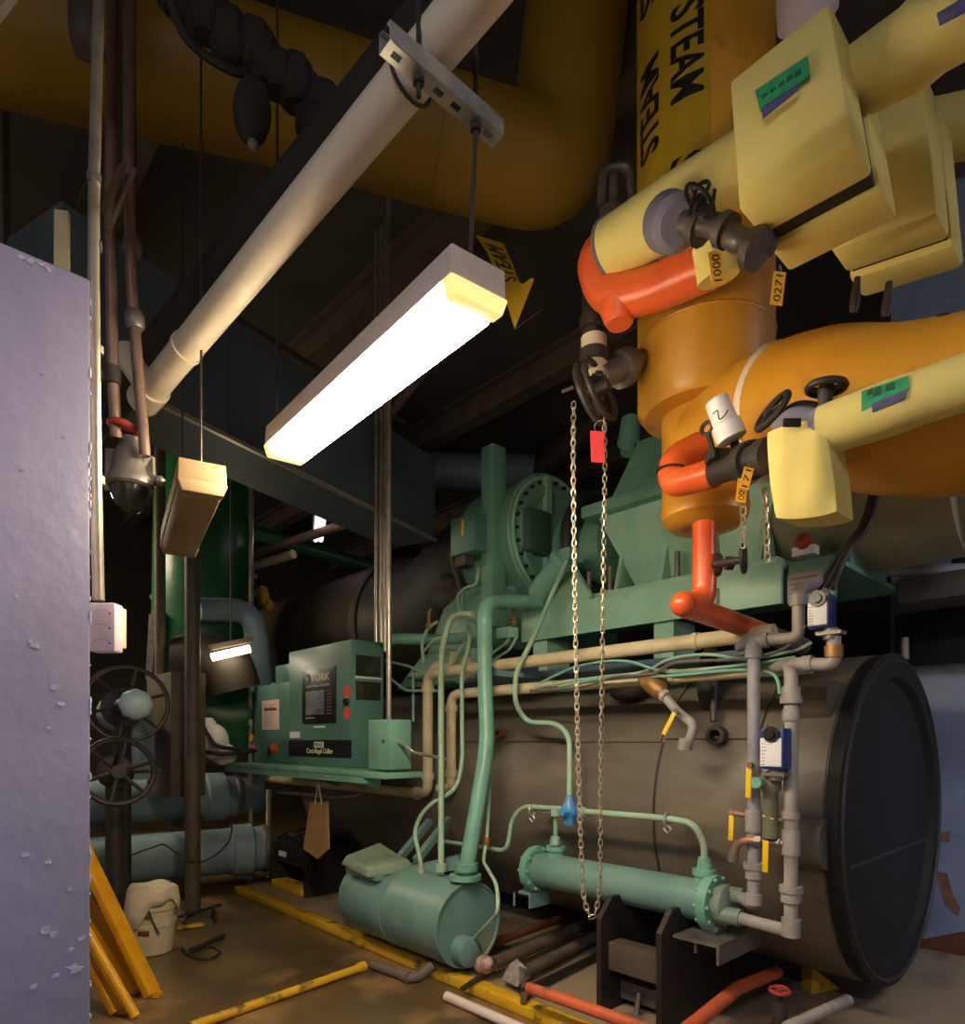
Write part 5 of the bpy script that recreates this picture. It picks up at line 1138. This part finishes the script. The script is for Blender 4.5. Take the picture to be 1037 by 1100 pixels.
for x in (-5.2, -4.55): part('shelf_bracket', MB().prism([(x, 2.5, 1.24), (x, 3.04, 1.24), (x, 3.04, 1.08)], (.02, 0, 0)), green, t)
# conduits behind the cabinet
for k, (px, pyb, lab) in enumerate(((404.5, 690, 'leftmost'), (410, 690, 'second'), (414, 700, 'third'), (418, 774, 'rightmost'))):
    Y_ = 2.58 if k == 3 else 2.9
    q = P(px, pyb, Y=Y_); solo('vertical_conduit', MB().tube([q, V((q.x, q.y, CEIL-.02))], .017, 10), conduit, '%s of the four bright conduits rising behind the control cabinet' % lab, 'conduit', 'vertical conduits behind the cabinet')
pipe('teal_branch', [P(405, 697, Y=3.0), P(420, 686, Y=3.05), P(470, 687, Y=3.3), P(500, 685, Y=3.5)], .045, tealpipe, 'teal pipe bending out behind the control cabinet', .15, seg=18)
# tangle of small tubes round the sump
tang = [([(452, 720), (444, 720), (444, 775)], .011, palewire, 'thin square cornered teal tube left of the cream pipe drop', .04, 3.2),
        ([(415, 710), (440, 716), (458, 724)], .012, palewire, 'thin teal tube slanting from the conduits to the cream pipe', .05, 3.15),
        ([(418, 728), (436, 742), (470, 742)], .012, palewire, 'thin teal tube sagging below the slanting one', .06, 3.15),
        ([(455, 712), (453, 690), (460, 674), (470, 668)], .013, palewire, 'thin teal tube arching at the brass gauge cock', .06, 3.1),
        ([(455, 700), (466, 688), (480, 684)], .011, palewire, 'short thin teal tube beside the arching one', .05, 3.12),
        ([(494, 658), (491, 640), (500, 631), (512, 629), (514, 610)], .013, palewire, 'small teal loop tube below the actuator box', .05, 3.35),
        ([(496, 660), (497, 634)], .01, palewire, 'short straight teal tube inside the small loop', .0, 3.38),
        ([(502, 664), (520, 667), (540, 672)], .014, tealpipe, 'short teal tube behind the thick teal pipe top', .03, 3.45),
        ([(524, 706), (545, 690), (550, 678)], .012, palewire, 'thin curved tube right of the thick teal pipe', .06, 3.4),
        ([(526, 712), (548, 698), (555, 685)], .011, palewire, 'lower thin curved tube right of the thick teal pipe', .06, 3.38),
        ([(484, 720), (492, 700), (500, 690)], .012, palewire, 'thin tube rising beside the straight riser', .04, 3.25)]
for pts, r, m, lab, f_, Y_ in tang:
    solo('thin_tube', MB().tube([P(x_, y_, Y=Y_) for x_, y_ in pts], r, 8, f=f_), m, lab, 'tube')
for i, (px, py, Y_, lab) in enumerate(((461, 668, 3.1, 'brass gauge cock left of the straight riser'), (552, 664, 3.42, 'brass gauge cock right of the thick teal pipe'))):
    t = thing('gauge_cock', lab, 'valve', None); q = P(px, py, Y=Y_)
    mb = MB(); mb.cyl(q-ZU*.06, q+ZU*.08, .014, seg=8); mb.ball(q-ZU*.03, .026, u=8, v=6); part('cock_body', mb, brass, t); part('cock_lever', MB().bar(q+ZU*.06, q+ZU*.1+XU*.03, .014, .01), copper, t)
mb = MB(); q = P(545, 679, Y=3.42); mb.box(q-V((.07, .05, .05)), q+V((.07, .05, .03)), .006); solo('relay_box', mb, mint, 'small mint relay box right of the thick teal pipe', 'box')
t = thing('service_valve', 'cluster valve with tan body behind the two teal risers', 'valve')
mb = MB(); q = P(490, 720, Y=3.45); mb.lathe(q-XU*.25, XU, [(0, .07), (.03, .1), (.12, .1), (.14, .07), (.3, .07), (.32, .1), (.4, .1), (.42, .07)], 18); mb.lathe(q, ZU, [(0, .06), (.15, .05)], 12); part('valve_body', mb, tan, t)
mb = MB(); mb.lathe(P(510, 702, Y=3.6), ZU, [(-.1, .1), (.1, .1), (.12, .06)], 18); part('bonnet', mb, green, t)
# hanging cardboard
t = thing('hanging_cardboard', 'brown cardboard strip hanging by string below the cabinet shelf', 'cardboard')
a_, b_ = P(333, 862, Y=2.62), P(351, 920, Y=2.62)
mb = MB(); w = (b_.x-a_.x)/2; mb.prism([V((a_.x, 2.62, a_.z)), V((b_.x, 2.62, a_.z+.03)), V((b_.x+.02, 2.62, b_.z+.06)), V((a_.x+w*.9, 2.62, b_.z-.04)), V((a_.x-.08, 2.6, b_.z+.02))], (0, .018, 0)); part('strip', mb, cardboard, t)
mb = MB(); q = V((a_.x+w, 2.62, a_.z)); mb.tube([q-XU*.05, q+V((.0, 0, .18)), q+XU*.06], .006, 6, f=.04); part('string', mb, paper, t)
solo('lower_left_conduit', MB().tube([P(297, 850, Y=3.2), P(360, 856, Y=3.2), P(385, 855, Y=3.2), P(400, 842, Y=3.2)], .022, 10, f=.05), conduit, 'thin pale conduit under the cream pipe below the shelf', 'conduit')
solo('lower_left_post', MB().tube([V((P(289, 848, Y=3.0).x, 3.0, .06)), P(289, 848, Y=3.0)], .03, 12), tan, 'pale upright pipe above the far black support', 'pipe')
# ================================================================== RIGHT EDGE BEHIND
t = thing('rear_steelwork', 'dark green steel frame at the right edge behind the barrel end', 'frame')
a_, b_ = P(930, 640, D=4.35), P(1037, 590, D=4.35)
mb = MB(); mb.box((-1.0, 4.9, P(980, 652, D=4.3).z), (1.2, 5.3, P(980, 597, D=4.3).z), .01); part('frame_body', mb, mat('murky_green', (58, 84, 66), .5), t)
mb = MB(); mb.tube([P(915, 600, D=4.1), P(1037, 577, D=3.8), P(1100, 566, D=3.7)], .035, 12); part('pale_pipe', mb, green, t)
mb = MB(); mb.tube([P(915, 614, D=4.2), P(1037, 612, D=4.0), P(1100, 611, D=3.9)], .04, 12); mb.ball(P(940, 612, D=4.15), .06, u=10, v=8); part('grey_pipe', mb, greylabel, t)
mb = MB(); mb.ball(P(1026, 578, D=3.8), .06, u=10, v=8); mb.box(P(990, 648, D=4.1)-V((.1, .1, .0)), P(1060, 622, D=4.1)); part('fitting', mb, steel, t)
mb = MB(); mb.box((-1.4, 5.24, P(1010, 712, D=4.4).z), (2.2, 5.34, P(1010, 655, D=4.4).z)); struct('trim_ledge', mb, ringblack)
solo('steel_stud', MB().cyl(P(973, 708, D=3.95), P(972, 685, D=3.95), .022, seg=10), steel, 'short steel stud above the round end flange', 'stud')
solo('lagging_drape', MB().tube([P(950, 480, D=4.6), P(968, 560, D=4.6), P(966, 600, D=4.6)], .15, 18, smooth=True), mat('olive_lagging', (92, 86, 66), .8, bump=.4), 'drooping olive lagging behind the dark power cables', 'lagging')
# ================================================================== FLOOR ITEMS
def fl(px, py, z=0.): return P(px, py, Z=z)
r = .028
pipe('yellow_floor_pipe', [P(205, 1103, Z=r), P(392, 1038, Z=r), ], .026, yelpaint, 'yellow pipe lying on the floor towards the kerb', 0, seg=16, collars=[(P(388, 1039, Z=r), P(392, 1038, Z=r)-P(205, 1103, Z=r), .05, .034)])
pipe('floor_conduit', [P(400, 1036, Z=.034), P(443, 1051, Z=.034), P(452, 1048, Z=.034), P(466, 1036, Z=.1)], .03, mat('grey_brown_pipe', (104, 92, 86), .6, bump=.1), 'grey brown pipe elbow lying against the yellow kerb', .05, seg=14, collars=[(P(437, 1049, Z=.034), P(443, 1051, Z=.034)-P(400, 1036, Z=.034), .06, .038)])
pipe('white_floor_pipe', [P(480, 1070, Z=.03), P(640, 1140, Z=.03)], .028, mat('lilac_white_pipe', (216, 198, 190), .4), 'white plastic pipe lying on the floor in front of the kerb', 0)
pipe('orange_floor_pipe', [P(568, 1061, Z=.2), P(640, 1086, Z=.2), P(740, 1122, Z=.2)], .03, redorange, 'orange pipe lying on the plinth before the support', 0)
pipe('red_diagonal_pipe', [P(735, 1108, Y=2.75), P(792, 1062, Y=3.2), P(835, 1044, Y=3.6)], .034, redorange, 'dusty red pipe slanting back under the barrel', .0)
pl = [((532, 1012, .16), (604, 986, .16), .03, rust, 'rusty red pipe lying topmost in the pile under the cooler'),
      ((528, 1036, .15), (622, 996, .15), .042, dirty, 'dirty grey pipe with wrapped end in the pile by the tank'),
      ((556, 1048, .13), (640, 1006, .13), .036, dirty, 'dirty brown pipe with plastic bag end in the pile'),
      ((560, 1066, .1), (650, 1022, .1), .02, blacksteel, 'thin dark rod lowest in the pile under the cooler')]
for a_, b_, r_, m, lab in pl:
    q0, q1 = P(a_[0], a_[1], Z=a_[2]), P(b_[0], b_[1], Z=a_[2]); q1 = q0+(q1-q0).normalized()*1.1
    solo('loose_pipe', MB().tube([q0, q1], r_, 16), m, lab, 'pipe', None)
mb = MB(); q = P(521, 1036, Z=.15)
mb.ball(q, .058, 1.1, 1, 1, 12, 8); mb.ball(q+V((.04, -.02, .02)), .045, u=9, v=7); mb.ball(q+V((-.03, .0, -.02)), .045, u=9, v=7)
solo('plastic_wrap', mb, bagred, 'reddish crinkled plastic wrapped on the dirty grey pipe end', 'plastic wrap')
mb = MB(); q = P(552, 1050, Z=.13); mb.hexa([P(538, 1052, Z=.1), P(556, 1062, Z=.1), P(572, 1050, Z=.12), P(560, 1040, Z=.14), P(546, 1036, Z=.2), P(556, 1034, Z=.22), P(566, 1040, Z=.22), P(556, 1028, Z=.22)], .012)
solo('plastic_bag', mb, bag, 'clear crinkled plastic bag over a pipe end beside the orange pipe', 'bag')
mb = MB(); mb.tube([P(497, 1062, Z=.075), P(524, 1044, Z=.1)], .016, 12); solo('short_dark_tube', mb, castiron, 'short dark open tube lying across the yellow kerb', 'pipe')
mb = MB(); mb.prism([P(559, 1078, Z=.08), P(566, 1060, Z=.12), P(560, 1056, Z=.12)], V((.02, .02, .01))); solo('broken_shard', mb, brownsteel, 'small broken brown shard on the kerb under the plastic bag', 'shard')
t = thing('red_wheel_valve', 'small floor valve with a faded red handwheel at lower right', 'valve')
q = P(838, 1064, Y=2.95)
handwheel(q, V((.05, -.1, 1)), .04, .008, 5, 'hand_wheel', red, t, .014, 'faded red handwheel', 18)
mb = MB(); mb.lathe(q, -ZU, [(0, .012), (.04, .012), (.05, .03), (.1, .036), (.16, .034), (.16, .05), (q.z-.06, .05)], 14); part('valve_body', mb, castiron, t)
pipe('grey_floor_pipe', [P(845, 1104, Y=2.9), P(912, 1074, Y=3.3)], .026, greytrim, 'grey pipe stub slanting on the plinth at lower right', 0)
a_, b_ = P(872, 1068, Z=.06), P(902, 1062, Z=.06); d_ = (a_-EYE).dot(FW); c_ = P(873, 1042, D=d_); bk_ = FW*.12
mb = MB(); mb.prism([a_, b_, c_+RT*.02, c_], bk_)
solo('yellow_wedge', mb, yelpaint, 'yellow wedge shaped block under the right end of barrel', 'block')
# buckets with rag
bc = P(163, 1022, Z=0); bc = V((bc.x, bc.y, 0))
t = thing('plastic_bucket', 'lower dirty white bucket standing on the floor by yellow bars', 'bucket', 'stacked dirty buckets')
mb = MB(); mb.lathe(bc, ZU, [(0, .13), (.01, .14), (.2, .155), (.2, .162), (.23, .162), (.23, .15)], 28); part('bucket_body', mb, bucketm, t)
t = thing('plastic_bucket', 'upper dirty white bucket nested inside the lower one under a rag', 'bucket', 'stacked dirty buckets')
mb = MB(); mb.lathe(bc+ZU*.231, ZU, [(0, .145), (.08, .15), (.08, .16), (.11, .16), (.11, .15), (.2, .155), (.2, .15)], 28); part('bucket_body', mb, bucketm, t)
for o_ in (.08, .2):
    q = bc+ZU*o_-FW*.152; part('brown_stain', MB().obox(q+RT*.02+ZU*.09, RT*.04, FW*.004, ZU*.018, .004), rust, t if o_ > .1 else t, 'brown stained patch')
part('wire_bail', MB().tube([bc+RT*.05-FW*.16+ZU*.36, bc+RT*.09-FW*.15+ZU*.24, bc+RT*.12-FW*.13+ZU*.16], .005, 6, smooth=True), castiron, t)
mb = MB(); n = 28; rings = []
rnd = random.Random(3); ctr = bc+ZU*.45
for j in range(9):
    ring = []
    for k in range(n):
        a_ = 2*math.pi*k/n; v_ = RT*math.cos(a_)+FW*math.sin(a_)
        drop = .02+.2*max(0, math.cos(a_-3.5))+.05*math.sin(3*a_+.5)+.02*math.sin(7*a_)
        s = j/8
        rr = .175*min(1, s*1.25)*(1+.05*math.sin(5*a_+j))+(.03*max(0, s-.7)*math.sin(6*a_))
        z = .035*math.cos(s*1.4)+.02*math.sin(4*a_+2*s)*s - (0 if s < .72 else (s-.72)/.28*(drop+.1))
        ring.append(mb.bm.verts.new(ctr+v_*max(rr, .004)+ZU*z))
    rings.append(ring)
for j in range(8):
    for k in range(n): mb.face([rings[j][k], rings[j][(k+1) % n], rings[j+1][(k+1) % n], rings[j+1][k]])
mb.face(rings[0])
bm_copy = mb
o = solo('draped_rag', mb, rag, 'off white rag draped over the stacked buckets', 'rag')
so = o.modifiers.new('thick', 'SOLIDIFY'); so.thickness = .012
# leaning yellow bars
bars = [((62, 858), (164, 1068), .1, 'yellow bar leaning by the lavender wall, reaching furthest right'),
        ((62, 925), (149, 1062), .1, 'yellow bar leaning by the lavender wall, second from the right'),
        ((62, 945), (146, 1092), .05, 'round yellow bar leaning by the lavender wall beside the second'),
        ((70, 975), (128, 1086), .09, 'yellow bar leaning by the lavender wall, closest to it')]
ybar = mat('yellow_bar_paint', (232, 166, 24), .45, c2=(208, 144, 20), scale=6)
for k, (a_, b_, w, lab) in enumerate(bars):
    q1 = P(*b_, Z=.02); dq = (q1-EYE).dot(FW); q0 = P(*a_, D=dq+.12)
    if k == 2: solo('yellow_bar', MB().tube([q0, q1], w/2, 12), ybar, lab, 'bar', 'yellow bars leaning at the wall')
    else:
        mb = MB(); mb.bar(q0, q1, w, .045, .004); mb.bar(q1, q1+RT*.05+ZU*.0, .03, .03); solo('yellow_bar', mb, ybar, lab, 'bar', 'yellow bars leaning at the wall')
mb = MB(); mb.bar(P(190, 997, Z=.02), P(219, 993, Z=.02), .04, .02); solo('yellow_stick', mb, yelpaint, 'short yellow stick lying on the floor behind the buckets', 'stick')
mb = MB(); mb.tube([P(205, 1021, Z=.03), P(240, 1005, Z=.03)], .02, 10); mb.tube([P(195, 1018, Z=.012), P(205, 1027, Z=.012), P(225, 1030, Z=.012), P(236, 1022, Z=.012), P(225, 1016, Z=.012), P(208, 1022, Z=.012)], .009, 8, smooth=True)
solo('coiled_cord_tool', mb, castiron, 'dark tool with coiled cord lying on the floor right of buckets', 'tool')
mb = MB()
for a_, b_ in (((192, 985), (237, 972)), ((200, 980), (198, 992)), ((228, 974), (232, 986))): mb.tube([P(*a_, Z=.05), P(*b_, Z=.04)], .014, 8)
solo('dark_stand', mb, castiron, 'low dark metal stand at the foot of the steel pole', 'stand')
mb = MB(); q = P(216, 1094, Z=.02); mb.ball(q, .02, 1.4, 1, .7, 8, 6); solo('small_stone', mb, dirty, 'small pale pebble beside the yellow floor pipe', 'stone')
finish()
# ================================================================== CAMERA, WORLD
w = bpy.data.worlds.new('room_air'); sc.world = w; w.use_nodes = True
w.node_tree.nodes['Background'].inputs['Color'].default_value = (1, .92, .82, 1); w.node_tree.nodes['Background'].inputs['Strength'].default_value = .17
cam = bpy.data.cameras.new('camera'); co = bpy.data.objects.new('camera', cam); COL.objects.link(co); sc.camera = co
co.location = EYE
co.rotation_euler = Matrix((RT, UP, -FW)).transposed().to_euler()
cam.sensor_fit = 'HORIZONTAL'; cam.sensor_width = 36; cam.lens = F/1037*36
cam.shift_y = (HY-550)/1037; cam.shift_x = 0; cam.clip_start = .02
sc.view_settings.view_transform = 'Standard'; sc.view_settings.look = 'None'
sc.view_settings.exposure = .2; sc.view_settings.gamma = 1; sc.view_settings.use_curve_mapping = False
sc.cycles.max_bounces = 8; sc.cycles.use_denoising = True
